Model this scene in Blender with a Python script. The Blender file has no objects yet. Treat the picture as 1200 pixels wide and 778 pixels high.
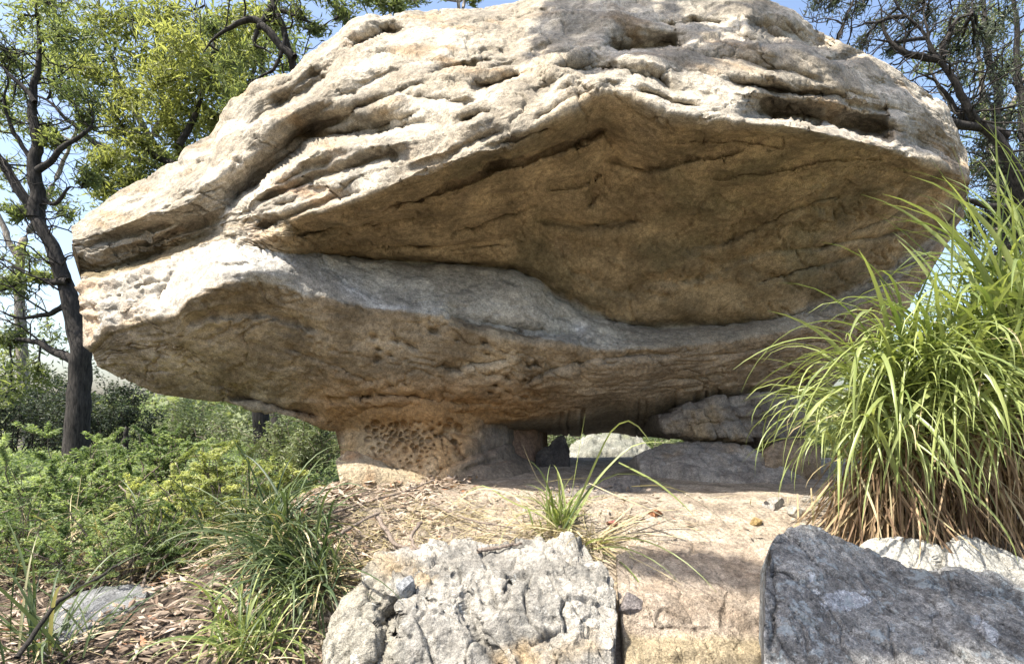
import bpy, math, random
import numpy as np
from mathutils import Vector

# ------------------------------------------------------------------ camera, world, sun, exposure
scene = bpy.context.scene
F, CU, HV, CZ = 640.0, 600.0, 475.0, 0.9          # focal length (px of the 1200 px photo), centre column, horizon row, eye height
cam_data = bpy.data.cameras.new("camera")
cam = bpy.data.objects.new("camera", cam_data)
scene.collection.objects.link(cam)
cam.location = (0, 0, CZ)
cam.rotation_euler = (math.radians(90), 0, 0)
cam_data.sensor_width = 36.0
cam_data.lens = F / 1200 * 36
cam_data.shift_y = (HV - 389) / 1200
cam_data.clip_start = 0.05
cam_data.clip_end = 3000
scene.camera = cam

SUN = Vector((-0.44, -0.24, 0.86)).normalized()     # direction towards the sun
world = bpy.data.worlds.new("World")
scene.world = world
world.use_nodes = True
wn = world.node_tree.nodes
sky = wn.new("ShaderNodeTexSky")
sky.sky_type = 'NISHITA'
sky.sun_disc = False
sky.sun_elevation = math.asin(SUN.z)
sky.sun_rotation = math.atan2(SUN.x, SUN.y)
sky.air_density = 1.0
sky.dust_density = 3.0
bg = wn["Background"]
world.node_tree.links.new(sky.outputs[0], bg.inputs[0])
bg.inputs[1].default_value = 0.15
sl = bpy.data.lights.new("sun", 'SUN')
sl.energy = 5.0
sl.angle = math.radians(0.6)
sl.color = (1.0, 0.94, 0.84)
so = bpy.data.objects.new("sun", sl)
scene.collection.objects.link(so)
so.rotation_euler = (-SUN).to_track_quat('-Z', 'Y').to_euler()
scene.view_settings.view_transform = 'Standard'
scene.view_settings.look = 'None'
scene.view_settings.gamma = 1.0
scene.view_settings.exposure = 1.22
scene.cycles.max_bounces = 7
scene.cycles.diffuse_bounces = 4
scene.cycles.transmission_bounces = 4

# ------------------------------------------------------------------ helpers
rng = np.random.default_rng(7)
random.seed(7)
col = scene.collection

def link(name, me, mat=None, parent=None):
    o = bpy.data.objects.new(name, me)
    col.objects.link(o)
    if mat is not None and me is not None and not me.materials:
        me.materials.append(mat)
    if parent is not None:
        o.parent = parent
    return o

def tag(o, label=None, cat=None, group=None, kind=None):
    if label: o["label"] = label
    if cat: o["category"] = cat
    if group: o["group"] = group
    if kind: o["kind"] = kind
    return o

def empty(name, loc):
    o = bpy.data.objects.new(name, None)
    o.location = loc
    o.empty_display_size = 0.1
    col.objects.link(o)
    return o

def pix(u, v, d):
    """photo pixel at depth d (metres ahead of the lens) -> world point"""
    return np.stack([(np.asarray(u, float) - CU) / F * d, np.asarray(d, float) + 0 * np.asarray(u, float),
                     CZ + (HV - np.asarray(v, float)) / F * d], -1)

def mesh_np(name, V, faces4=None, faces3=None, smooth=True):
    me = bpy.data.meshes.new(name)
    V = np.ascontiguousarray(V, dtype=np.float32)
    loops, tot = [], []
    if faces4 is not None and len(faces4):
        loops.append(np.asarray(faces4, np.int32).ravel()); tot.append(np.full(len(faces4), 4, np.int32))
    if faces3 is not None and len(faces3):
        loops.append(np.asarray(faces3, np.int32).ravel()); tot.append(np.full(len(faces3), 3, np.int32))
    L = np.concatenate(loops); T = np.concatenate(tot)
    me.vertices.add(len(V)); me.vertices.foreach_set("co", V.ravel())
    me.loops.add(len(L)); me.loops.foreach_set("vertex_index", L)
    me.polygons.add(len(T))
    st = np.zeros(len(T), np.int32); st[1:] = np.cumsum(T)[:-1]
    me.polygons.foreach_set("loop_start", st)
    me.polygons.foreach_set("loop_total", T)
    me.polygons.foreach_set("use_smooth", np.full(len(T), smooth, bool))
    me.update(calc_edges=True)
    return me

def set_col(me, C, name="tint"):
    a = me.color_attributes.new(name, 'FLOAT_COLOR', 'POINT')
    D = np.ones((len(me.vertices), 4), np.float32)
    D[:, :3] = C
    a.data.foreach_set("color", D.ravel())

_perm = np.random.default_rng(3).permutation(256)
_perm = np.concatenate([_perm, _perm, _perm])
_grad = np.random.default_rng(5).normal(size=(256, 3)); _grad /= np.linalg.norm(_grad, axis=1)[:, None]

def perlin(P, seed=0):
    P = np.asarray(P, float) + seed * 17.31
    i = np.floor(P).astype(int); f = P - i; i &= 255
    w = f * f * f * (f * (f * 6 - 15) + 10)
    out = 0
    for dx in (0, 1):
        wx = w[..., 0] if dx else 1 - w[..., 0]
        for dy in (0, 1):
            wy = w[..., 1] if dy else 1 - w[..., 1]
            for dz in (0, 1):
                wz = w[..., 2] if dz else 1 - w[..., 2]
                h = _perm[_perm[_perm[(i[..., 0] + dx) & 255] + ((i[..., 1] + dy) & 255)] + ((i[..., 2] + dz) & 255)]
                g = _grad[h]
                out = out + wx * wy * wz * (g[..., 0] * (f[..., 0] - dx) + g[..., 1] * (f[..., 1] - dy) + g[..., 2] * (f[..., 2] - dz))
    return out * 1.5

def fbm(P, octv=4, seed=0, gain=0.5, ridged=False):
    P = np.asarray(P, float); a = 1.0; s = 0; n = 0
    for k in range(octv):
        x = perlin(P * 2.03 ** k, seed + k)
        if ridged: x = 1 - 2 * np.abs(x)
        s = s + a * x; n += a; a *= gain
    return s / n

def facets(x, y, seed=0):
    """flat chips: every point of a warped Voronoi cell gets the cell's own height and tilt; also the distance to the chip's edge"""
    w = np.stack([x * .8, y * .8, 0 * x], -1)
    x = x + .35 * fbm(w, 3, seed + 1); y = y + .35 * fbm(w, 3, seed + 2)
    ix = np.floor(x).astype(int); iy = np.floor(y).astype(int)
    f1 = np.full(x.shape, 9.); f2 = np.full(x.shape, 9.); out = np.zeros(x.shape)
    for a in (-1, 0, 1):
        for b in (-1, 0, 1):
            h = _perm[_perm[(ix + a + seed * 7) & 255] + ((iy + b) & 255)]
            g = _grad[h]
            dx = x - (ix + a + .5 + .42 * g[..., 0]); dy = y - (iy + b + .5 + .42 * g[..., 1]); d = dx * dx + dy * dy
            m = d < f1
            f2 = np.where(m, f1, np.minimum(f2, d)); f1 = np.where(m, d, f1)
            g2 = _grad[_perm[h]]
            out = np.where(m, .6 * g[..., 2] + .9 * (g2[..., 0] * dx + g2[..., 1] * dy), out)
    return out, np.sqrt(f2) - np.sqrt(f1)

def sstep(a, b, x):
    t = np.clip((x - a) / (b - a), 0, 1)
    return t * t * (3 - 2 * t)

def gsmooth(A, sig, axis):
    if sig <= 0: return A
    r = int(3 * sig) + 1
    k = np.exp(-0.5 * (np.arange(-r, r + 1) / sig) ** 2); k /= k.sum()
    A = np.moveaxis(A, axis, 0)
    Pd = np.concatenate([2 * A[:1] - A[r:0:-1], A, 2 * A[-1:] - A[-2:-r - 2:-1]], 0)
    out = sum(k[j] * Pd[j:j + len(A)] for j in range(2 * r + 1))
    return np.moveaxis(out, 0, axis)

# ------------------------------------------------------------------ materials
def nodes_mat(name):
    m = bpy.data.materials.new(name); m.use_nodes = True
    return m, m.node_tree.nodes, m.node_tree.links, m.node_tree.nodes["Principled BSDF"]

def rock_mat(name, grain=0.10, speck=0.35, lichen=None, lichen_scale=6.0, lichen_cut=0.58, bump=0.35, dark=0.6, scale=1.0):
    """stone whose body colour is the per-vertex 'tint'; noise gives grain, spots, lichen and fine relief"""
    m, N, L, B = nodes_mat(name)
    tc = N.new("ShaderNodeTexCoord")
    at = N.new("ShaderNodeAttribute"); at.attribute_name = "tint"
    def noise(sc, det=6, rough=0.6, dist=0.0):
        n = N.new("ShaderNodeTexNoise"); n.inputs["Scale"].default_value = sc * scale; n.inputs["Detail"].default_value = det
        n.inputs["Roughness"].default_value = rough; n.inputs["Distortion"].default_value = dist
        L.new(tc.outputs["Object"], n.inputs["Vector"]); return n
    def ramp(src, a, b, ca, cb):
        r = N.new("ShaderNodeValToRGB"); r.color_ramp.elements[0].position = a; r.color_ramp.elements[1].position = b
        r.color_ramp.elements[0].color = (*ca, 1); r.color_ramp.elements[1].color = (*cb, 1)
        L.new(src, r.inputs[0]); return r
    def mix(mode, fac, a, b):
        x = N.new("ShaderNodeMix"); x.data_type = 'RGBA'; x.blend_type = mode
        if isinstance(fac, float): x.inputs[0].default_value = fac
        else: L.new(fac, x.inputs[0])
        L.new(a, x.inputs[6])
        if isinstance(b, tuple): x.inputs[7].default_value = (*b, 1)
        else: L.new(b, x.inputs[7])
        return x.outputs[2]
    c = at.outputs["Color"]
    n1 = noise(3.5, 5, 0.65, 0.4); r1 = ramp(n1.outputs[0], 0.33, 0.7, (dark,) * 3, (1.25, 1.22, 1.18))
    c = mix('MULTIPLY', 0.85, c, r1.outputs[0])
    n2 = noise(28, 4, 0.7); r2 = ramp(n2.outputs[0], 0.34, 0.68, (1 - speck,) * 3, (1 + speck * 0.6,) * 3)
    c = mix('MULTIPLY', 1.0, c, r2.outputs[0])
    n3 = noise(160, 2, 0.6); r3 = ramp(n3.outputs[0], 0.3, 0.72, (1 - grain * 3,) * 3, (1 + grain * 2,) * 3)
    c = mix('MULTIPLY', 1.0, c, r3.outputs[0])
    if lichen:
        for k, (lc, sc, cut, amt) in enumerate(lichen):
            n4 = noise(sc, 7, 0.72, 0.3); n4.noise_dimensions = '4D'; n4.inputs["W"].default_value = 3.1 * k + 1
            r4 = ramp(n4.outputs[0], cut, cut + 0.045, (0, 0, 0), (amt,) * 3)
            c = mix('MIX', r4.outputs[0], c, lc)
    L.new(c, B.inputs["Base Color"])
    B.inputs["Roughness"].default_value = 0.92
    B.inputs["Specular IOR Level"].default_value = 0.22
    nb1 = noise(9, 6, 0.68, 0.2); nb2 = noise(70, 3, 0.7)
    nb3 = N.new("ShaderNodeTexVoronoi"); nb3.inputs["Scale"].default_value = 45 * scale; L.new(tc.outputs["Object"], nb3.inputs["Vector"])
    prev = None
    for src, st, ds in ((nb1.outputs[0], bump, 0.06), (nb2.outputs[0], bump, 0.018), (nb3.outputs[0], bump * 0.4, 0.008)):
        b = N.new("ShaderNodeBump"); b.inputs["Strength"].default_value = st; b.inputs["Distance"].default_value = ds
        L.new(src, b.inputs["Height"])
        if prev: L.new(prev.outputs[0], b.inputs["Normal"])
        prev = b
    L.new(prev.outputs[0], B.inputs["Normal"])
    return m

def leaf_mat(name, c1, c2, c3=None, trans=0.35, rough=0.5, spec=0.3):
    """foliage: per-face random tint between c1 and c2 (attribute 'rnd'), part of the light passes through"""
    m, N, L, B = nodes_mat(name)
    at = N.new("ShaderNodeAttribute"); at.attribute_name = "rnd"
    r = N.new("ShaderNodeValToRGB")
    r.color_ramp.elements[0].color = (*c1, 1); r.color_ramp.elements[1].color = (*c2, 1)
    if c3:
        e = r.color_ramp.elements.new(0.93); e.color = (*c2, 1); r.color_ramp.elements[-1].color = (*c3, 1)
    L.new(at.outputs["Fac"], r.inputs[0])
    L.new(r.outputs[0], B.inputs["Base Color"])
    B.inputs["Roughness"].default_value = rough
    B.inputs["Specular IOR Level"].default_value = spec
    out = N["Material Output"]
    t = N.new("ShaderNodeBsdfTranslucent")
    g = N.new("ShaderNodeMix"); g.data_type = 'RGBA'; g.blend_type = 'MULTIPLY'; g.inputs[0].default_value = 1.0
    L.new(r.outputs[0], g.inputs[6]); g.inputs[7].default_value = (1.45, 1.5, 0.8, 1)
    L.new(g.outputs[2], t.inputs[0])
    ms = N.new("ShaderNodeMixShader"); ms.inputs[0].default_value = trans
    L.new(B.outputs[0], ms.inputs[1]); L.new(t.outputs[0], ms.inputs[2]); L.new(ms.outputs[0], out.inputs[0])
    return m

def bark_mat(name, ca, cb, scale=6.0, streak=5.0):
    m, N, L, B = nodes_mat(name)
    tc = N.new("ShaderNodeTexCoord"); mp = N.new("ShaderNodeMapping"); mp.inputs["Scale"].default_value = (streak, streak, 1)
    L.new(tc.outputs["Object"], mp.inputs[0])
    n = N.new("ShaderNodeTexNoise"); n.inputs["Scale"].default_value = scale; n.inputs["Detail"].default_value = 8; n.inputs["Roughness"].default_value = 0.7
    L.new(mp.outputs[0], n.inputs["Vector"])
    r = N.new("ShaderNodeValToRGB"); r.color_ramp.elements[0].position = 0.35; r.color_ramp.elements[1].position = 0.68
    r.color_ramp.elements[0].color = (*ca, 1); r.color_ramp.elements[1].color = (*cb, 1)
    L.new(n.outputs[0], r.inputs[0]); L.new(r.outputs[0], B.inputs["Base Color"])
    b = N.new("ShaderNodeBump"); b.inputs["Strength"].default_value = 0.7; b.inputs["Distance"].default_value = 0.03
    L.new(n.outputs[0], b.inputs["Height"]); L.new(b.outputs[0], B.inputs["Normal"])
    B.inputs["Roughness"].default_value = 0.9; B.inputs["Specular IOR Level"].default_value = 0.2
    return m

M = {}
M['boulder'] = rock_mat("weathered_sandstone", grain=0.15, speck=0.4, bump=0.5, dark=0.62,
                        lichen=[((0.52, 0.50, 0.45), 5.0, 0.66, 0.35), ((0.10, 0.085, 0.06), 7.0, 0.68, 0.45)])
M['lichen_rock'] = rock_mat("lichen_sandstone", grain=0.15, speck=0.42, bump=0.6, dark=0.6, scale=1.6,
                            lichen=[((0.18, 0.18, 0.165), 5.0, 0.59, 0.5), ((0.56, 0.57, 0.54), 6.5, 0.61, 0.8), ((0.42, 0.40, 0.16), 8.0, 0.70, 0.5)])
M['grey_rock'] = rock_mat("grey_lichen_rock", grain=0.16, speck=0.55, bump=0.9, dark=0.55, scale=1.6,
                          lichen=[((0.11, 0.11, 0.11), 6.0, 0.57, 0.55), ((0.38, 0.43, 0.45), 9.0, 0.54, 0.75), ((0.66, 0.70, 0.74), 5.0, 0.605, 0.9)])
M['plain_rock'] = rock_mat("plain_sandstone", grain=0.15, speck=0.4, bump=0.8, dark=0.6, scale=1.5)
M['ground'] = rock_mat("ground_soil", grain=0.14, speck=0.5, bump=0.8, dark=0.55, scale=2.0)
M['blade'] = leaf_mat("grass_blade_green", (0.10, 0.145, 0.04), (0.31, 0.35, 0.13), trans=0.3, rough=0.38, spec=0.45)
M['blade_dark'] = leaf_mat("grass_blade_dark", (0.04, 0.065, 0.03), (0.12, 0.155, 0.07), (0.30, 0.26, 0.15), trans=0.25, rough=0.45)
M['blade_dead'] = leaf_mat("grass_blade_dead", (0.10, 0.055, 0.03), (0.40, 0.29, 0.17), trans=0.12, rough=0.7)
M['straw'] = leaf_mat("grass_blade_straw", (0.30, 0.24, 0.13), (0.52, 0.45, 0.28), trans=0.15, rough=0.7)
M['gum_leaf'] = leaf_mat("gum_leaf", (0.07, 0.095, 0.045), (0.27, 0.30, 0.14), trans=0.5)
M['gum_leaf_bright'] = leaf_mat("gum_leaf_bright", (0.12, 0.14, 0.05), (0.35, 0.36, 0.16), trans=0.5)
M['gum_leaf_grey'] = leaf_mat("gum_leaf_grey", (0.05, 0.065, 0.045), (0.14, 0.16, 0.11), trans=0.25)
M['bush_green'] = leaf_mat("bush_leaf_green", (0.08, 0.13, 0.05), (0.34, 0.40, 0.20), trans=0.45)
M['bush_yellow'] = leaf_mat("bush_leaf_yellow", (0.22, 0.26, 0.09), (0.50, 0.51, 0.24), trans=0.42)
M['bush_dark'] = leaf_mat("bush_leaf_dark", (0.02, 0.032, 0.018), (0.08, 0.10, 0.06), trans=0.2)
M['bush_pale'] = leaf_mat("bush_leaf_pale", (0.09, 0.12, 0.05), (0.27, 0.30, 0.17), trans=0.3)
M['litter'] = leaf_mat("leaf_litter", (0.13, 0.085, 0.055), (0.46, 0.38, 0.30), (0.30, 0.13, 0.06), trans=0.08, rough=0.75)
M['bark'] = bark_mat("dark_bark", (0.013, 0.012, 0.011), (0.075, 0.066, 0.058))
M['bark_pale'] = bark_mat("pale_bark", (0.14, 0.115, 0.09), (0.42, 0.38, 0.33))
M['stick'] = bark_mat("dead_stick", (0.12, 0.09, 0.07), (0.36, 0.30, 0.25), scale=20)

# ------------------------------------------------------------------ terrain height
def H(x, y):
    x = np.asarray(x, float); y = np.asarray(y, float)
    plat = np.interp(y, [1.5, 1.7, 2.1, 2.4, 2.7, 2.9, 3.2, 3.6], [-.34, -.30, -.15, -.02, .10, .19, .30, .33])
    left = -0.13 + 0.03 * np.clip(y - 2, 0, 6)
    w = sstep(-2.0, -1.25, x - 0.12 * (y - 3))
    z = left * (1 - w) + plat * w
    z = z - 0.40 * sstep(1.6, 0.3, y)
    z = z - np.clip(y - 6.0, 0, 200) * (0.05 + 0.11 * sstep(-2.5, 1.0, x))
    z = np.maximum(z, -7 + 0 * z)
    # gap behind the boulder drops to the valley
    z = z + 0.02 * fbm(np.stack([x * 1.7, y * 1.7, 0 * x], -1), 4, 11) * sstep(40, 10, y)
    z = z + 0.25 * perlin(np.stack([x * 0.13, y * 0.13, 0 * x + 3], -1)) * sstep(6, 14, np.hypot(x, y - 2))
    return z

def Hs(x, y): return float(H(np.array([x]), np.array([y]))[0])

def ground_at(u, v):
    """first point of the terrain seen at photo pixel (u, v)"""
    d = 1.2
    while d < 60:
        z = CZ + (HV - v) / F * d
        if z < Hs((u - CU) / F * d, d): break
        d += 0.01 + d * 0.004
    return Vector(((u - CU) / F * d, d, Hs((u - CU) / F * d, d)))

# ------------------------------------------------------------------ rock sculpting
def seg_info(U, V, poly):
    poly = np.asarray(poly, float)
    seg = np.diff(poly, axis=0); ln = np.hypot(seg[:, 0], seg[:, 1]); cum = np.concatenate([[0], np.cumsum(ln)])
    best = np.full(U.shape, 1e9); sg = np.zeros(U.shape); tp = np.zeros(U.shape)
    for k in range(len(seg)):
        a = poly[k]; ab = seg[k]
        t = np.clip(((U - a[0]) * ab[0] + (V - a[1]) * ab[1]) / (ln[k] ** 2 + 1e-9), 0, 1)
        dx = U - a[0] - t * ab[0]; dy = V - a[1] - t * ab[1]
        dd = np.hypot(dx, dy); m = dd < best
        cr = ab[0] * dy - ab[1] * dx          # <0 : above a left-to-right line in the image
        best = np.where(m, dd, best); sg = np.where(m, np.where(cr < 0, 1.0, -1.0), sg); tp = np.where(m, (cum[k] + t * ln[k]) / cum[-1], tp)
    return best, sg, tp

class Rock:
    """loft between left-to-right feature lines (u, v, depth), then carve ledges, cracks and hollows into it"""
    def __init__(self, lines, step_u, rows, bulge=None, smooth_s=6, smooth_t=3, back=None):
        self.lines = [np.asarray(l, float) for l in lines]
        u0 = min(l[0, 0] for l in self.lines); u1 = max(l[-1, 0] for l in self.lines)
        nS = int((u1 - u0) / step_u) + 1
        s = np.linspace(0, 1, nS)
        R = []
        for l in self.lines:
            sl_ = (l[:, 0] - l[0, 0]) / (l[-1, 0] - l[0, 0])
            A = np.stack([np.interp(s, sl_, l[:, k]) for k in range(3)], -1)
            R.append(gsmooth(A, smooth_s / step_u, 0))
        G = []; T = []
        for k in range(len(R) - 1):
            n = rows[k]
            t = np.arange(n) / n
            if k == len(R) - 2: t = np.linspace(0, 1, n + 1)
            seg = R[k][None] * (1 - t)[:, None, None] + R[k + 1][None] * t[:, None, None]
            if bulge and bulge[k]:
                seg[..., 2] -= bulge[k] * np.sin(np.pi * t)[:, None] * np.sin(np.pi * s)[None] ** 0.5
            G.append(seg); T.append(k + t)
        G = np.concatenate(G, 0); self.T = np.concatenate(T)
        G[1:-1] = gsmooth(G, smooth_t, 0)[1:-1]
        self.G = G; self.s = s
        self.U0 = G[..., 0].copy(); self.V0 = G[..., 1].copy()
        self.D = G[..., 2].copy()
        P = np.stack([G[..., 0] * 0.03, G[..., 1] * 0.03, 0 * G[..., 0]], -1)
        self.Uw = self.U0 + 5 * fbm(P, 3, 21); self.Vw = self.V0 + 5 * fbm(P, 3, 31)
    def _win(self, pts, pad):
        pts = np.asarray(pts, float)
        return (self.U0 > pts[:, 0].min() - pad) & (self.U0 < pts[:, 0].max() + pad) & (self.V0 > pts[:, 1].min() - pad) & (self.V0 < pts[:, 1].max() + pad)
    def notch(self, poly, A, w, edge=3.0, lip=0.25, fade=0.12):
        m = self._win(poly, 3 * w)
        d, sg, tp = seg_info(self.Uw[m], self.Vw[m], poly)
        env = sstep(0, fade, tp) * sstep(0, fade, 1 - tp)
        f = np.where(sg > 0, (1 - np.exp(-(d / edge) ** 2)) * np.exp(-(d / w) ** 2), -lip * np.exp(-(d / (0.7 * w)) ** 2) * (1 - np.exp(-(d / edge) ** 2)))
        self.D[m] += A * env * f
    def groove(self, poly, A, w, fade=0.15):
        m = self._win(poly, 3 * w + 8)
        d, sg, tp = seg_info(self.Uw[m], self.Vw[m], poly)
        self.D[m] += A * np.exp(-(d / w) ** 2) * sstep(0, fade, tp) * sstep(0, fade, 1 - tp)
    def bump(self, u, v, ru, rv, A, ang=0.0, sharp=2.0):
        r = 3 * max(ru, rv); m = self._win([(u, v)], r)
        c, s_ = math.cos(ang), math.sin(ang)
        x = self.Uw[m] - u; y = self.Vw[m] - v
        q = ((x * c + y * s_) / ru) ** 2 + ((-x * s_ + y * c) / rv) ** 2
        self.D[m] -= A * np.exp(-q ** (sharp / 2))
    def points(self): return pix(self.U0, self.V0, self.D)
    def build(self, name, mat, noise_fn=None, colour_fn=None, back_lines=None, parent=None, edge_lock=True):
        P = self.points()
        if noise_fn is not None:
            du = np.gradient(P, axis=1); dv = np.gradient(P, axis=0)
            N_ = np.cross(du, dv); N_ /= np.linalg.norm(N_, axis=-1)[..., None] + 1e-9
            view = P - np.array([0, 0, CZ]); flip = np.sum(N_ * view, -1) > 0; N_[flip] *= -1
            P = P + N_ * noise_fn(self, P)[..., None]
        rows, cols = P.shape[:2]
        V = P.reshape(-1, 3); Cc = None
        if colour_fn is not None: Cc = colour_fn(self, P).reshape(-1, 3)
        idx = np.arange(rows * cols).reshape(rows, cols)
        quads = np.stack([idx[:-1, :-1], idx[1:, :-1], idx[1:, 1:], idx[:-1, 1:]], -1).reshape(-1, 4)
        # back: rows of points continuing from the last row round to the first
        Vb = [V]; allq = [quads]; prev = idx[-1]; n = len(V)
        cb = []
        for bl in (back_lines(self, P) if back_lines else []):
            jit = 0.05 * fbm(bl * 1.3, 3, 41)[..., None]
            Vb.append(bl + jit); cur = np.arange(n, n + cols); n += cols
            allq.append(np.stack([prev[:-1], cur[:-1], cur[1:], prev[1:]], -1)); prev = cur
            if Cc is not None: cb.append(np.broadcast_to(np.median(Cc, axis=0), (cols, 3)))
        allq.append(np.stack([prev[:-1], idx[0][:-1], idx[0][1:], prev[1:]], -1))
        V = np.concatenate(Vb); Q = np.concatenate(allq)
        # end caps: fans
        ring_rows = [idx[:, 0]]; ring_rows_r = [idx[:, -1]]
        base = rows * cols
        nb = (len(V) - base) // cols
        left = np.concatenate([idx[:, 0], base + np.arange(nb) * cols]); right = np.concatenate([idx[:, -1], base + np.arange(nb) * cols + cols - 1])
        cl, cr = V[left].mean(0), V[right].mean(0)
        V = np.concatenate([V, cl[None], cr[None]]); il, ir = len(V) - 2, len(V) - 1
        tl = np.stack([left, np.roll(left, -1), np.full(len(left), il)], -1)
        tr = np.stack([np.roll(right, -1), right, np.full(len(right), ir)], -1)
        me = mesh_np(name, V, Q[:, ::1], np.concatenate([tl[:, ::-1], tr[:, ::-1]]))
        if Cc is not None:
            C2 = np.concatenate([Cc] + cb + [Cc[idx[rows // 2, 0]][None], Cc[idx[rows // 2, -1]][None]])
            set_col(me, C2)
        return link(name, me, mat, parent)

def lerp3(a, b, t): return np.asarray(a) * (1 - t[..., None]) + np.asarray(b) * t[..., None]

# ================================================================== THE BOULDER
A_ = [(86,268,4.45),(105,248,4.6),(125,232,4.7),(175,205,4.9),(213,190,5.0),(222,175,5.0),(250,163,5.05),(262,128,5.1),(300,98,5.2),(340,88,5.2),(352,68,5.2),(395,40,5.3),(410,25,5.3),(470,13,5.35),(530,12,5.4),(600,6,5.4),(625,-8,5.4),(700,-16,5.35),(800,-16,5.25),(880,-2,5.1),(925,14,5.0),(960,38,4.95),(1000,55,4.85),(1040,75,4.75),(1070,100,4.65),(1105,122,4.55),(1125,150,4.5),(1134,185,4.45)]
A2 = [(85,282,4.22),(125,270,4.1),(170,252,4.06),(213,232,4.05),(260,205,4.12),(300,160,4.4),(350,130,4.4),(400,105,4.45),(470,85,4.4),(530,75,4.4),(600,65,4.4),(660,50,4.4),(720,45,4.35),(800,50,4.3),(880,60,4.2),(950,85,4.1),(1020,112,4.05),(1080,135,4.1),(1120,165,4.15),(1135,195,4.25)]
B_ = [(88,298,4.26),(120,312,4.30),(180,293,4.30),(235,272,4.22),(262,264,3.98),(290,262,3.78),(330,258,3.62),(400,240,3.55),(470,213,3.5),(540,188,3.45),(600,163,3.42),(660,130,3.42),(700,108,3.45),(740,112,3.42),(780,132,3.38),(820,139,3.35),(900,146,3.36),(960,157,3.42),(1050,177,3.6),(1100,195,3.85),(1136,212,4.2)]
C0 = [(96,320,4.30),(120,321,4.34),(180,300,4.34),(235,278,4.22),(262,272,3.90),(290,275,3.72),(330,278,3.68),(400,272,4.0),(470,268,4.05),(540,262,4.1),(600,258,4.12),(660,260,4.1),(700,262,4.08),(760,270,4.08),(850,275,4.05),(920,270,4.05),(980,262,4.08),(1040,250,4.12),(1100,235,4.2),(1134,220,4.32)]
C_ = [(95,324,4.20),(120,325,4.12),(180,306,4.06),(235,284,3.98),(262,280,3.80),(290,290,3.66),(330,298,3.72),(365,300,3.95),(400,302,4.12),(450,308,4.25),(540,313,4.35),(600,320,4.42),(630,330,4.45),(650,350,4.48),(700,375,4.55),(760,386,4.6),(850,386,4.6),(920,372,4.55),(980,352,4.5),(1040,322,4.5),(1100,275,4.45),(1132,228,4.4)]
D_ = [(106,412,4.0),(130,387,3.85),(165,376,3.75),(205,372,3.62),(218,352,3.52),(260,334,3.42),(300,328,3.4),(350,343,3.46),(400,356,3.52),(470,366,3.65),(520,372,3.78),(600,392,4.0),(650,402,4.12),(700,411,4.22),(760,410,4.32),(830,404,4.38),(930,388,4.4),(1000,365,4.38),(1060,325,4.4),(1105,280,4.4),(1131,234,4.4)]
E_ = [(116,432,4.1),(190,461,4.2),(280,475,4.35),(350,491,4.45),(388,506,4.5),(430,505,4.5),(520,499,4.55),(600,494,4.65),(700,474,4.75),(830,456,4.8),(900,446,4.8),(960,432,4.75),(1040,385,4.65),(1100,305,4.5),(1130,240,4.42)]
def pull(l, k, u0=120, u1=450, u2=1136, u3=950):
    return [(u, v, d - k * float(sstep(u0, u1, u) * sstep(u2, u3, u))) for u, v, d in l]
A_ = pull(A_, .85); A2 = pull(A2, .72); B_ = pull(B_, .46, 300, 500)
C0 = pull(C0, .10); D_ = [(u, v, d + .26 * math.exp(-((u - 420) / 140) ** 2)) for u, v, d in D_]
rk = Rock([A_, A2, B_, C0, C_, D_, E_], 1.75, [62, 78, 70, 34, 46, 78], bulge=[0.05, 0.08, 0.0, 0.0, 0.05, 0.06], smooth_s=2.6, smooth_t=2.2)

# --- ledges and hollows of the weathered upper face
UP = [
 ([(272,165),(285,158),(310,142),(350,122),(385,97),(402,74)], .34, 26), ([(213,190),(240,178),(262,162)], .16, 12),
 ([(240,268),(268,250),(300,225),(345,190),(366,168),(400,167),(445,164),(485,153),(525,147)], .36, 32),
 ([(262,266),(300,246),(345,225),(400,205),(455,188),(500,180)], .13, 15), ([(285,284),(335,262),(392,238),(440,229)], .10, 13),
 ([(300,256),(350,240),(390,226)], .06, 8),
 ([(400,63),(428,56),(450,45),(480,42)], .28, 18), ([(498,95),(530,87),(585,74)], .15, 12), ([(548,113),(590,103),(622,90)], .20, 15),
 ([(430,100),(470,88),(500,70)], .07, 10), ([(520,40),(570,35),(620,40)], .06, 9), ([(420,130),(470,118),(540,128),(600,118)], .07, 12),
 ([(616,68),(640,72),(672,66),(690,50)], .14, 20), ([(640,88),(690,92),(735,84)], .22, 26),
 ([(700,62),(725,66),(765,64),(800,60),(815,52)], .42, 26), ([(690,93),(725,90),(760,98),(790,112)], .16, 10), ([(735,112),(770,118),(800,128),(830,132)], .12, 10),
 ([(858,126),(872,137),(930,143),(985,153),(1040,166),(1066,158)], .50, 32), ([(838,96),(880,107),(940,113),(1005,119)], .20, 10),
 ([(868,30),(905,52),(955,60),(990,62)], .40, 30), ([(945,68),(975,77),(1025,64)], .24, 14), ([(800,38),(850,48),(925,62)], .16, 14),
 ([(810,72),(860,78),(930,95),(990,108)], .10, 12), ([(960,118),(1020,130),(1075,142)], .10, 12),
 ([(1046,176),(1075,180),(1105,190),(1133,206)], .30, 34), ([(1015,100),(1060,112),(1100,135)], .10, 14), ([(1075,118),(1098,122)], .16, 12),
 ([(90,300),(115,290),(150,282),(190,272),(220,262)], .10, 14), ([(120,268),(170,248),(215,235),(250,226)], .05, 8),
 ([(470,205),(520,190),(560,170),(610,152)], .09, 9), ([(620,150),(660,128),(700,112)], .10, 8),
]
for p_, a_, w_ in UP: rk.notch(p_, a_ * 1.35, w_ * .85, edge=3.5, fade=.24)
rs = np.random.default_rng(77)
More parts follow.
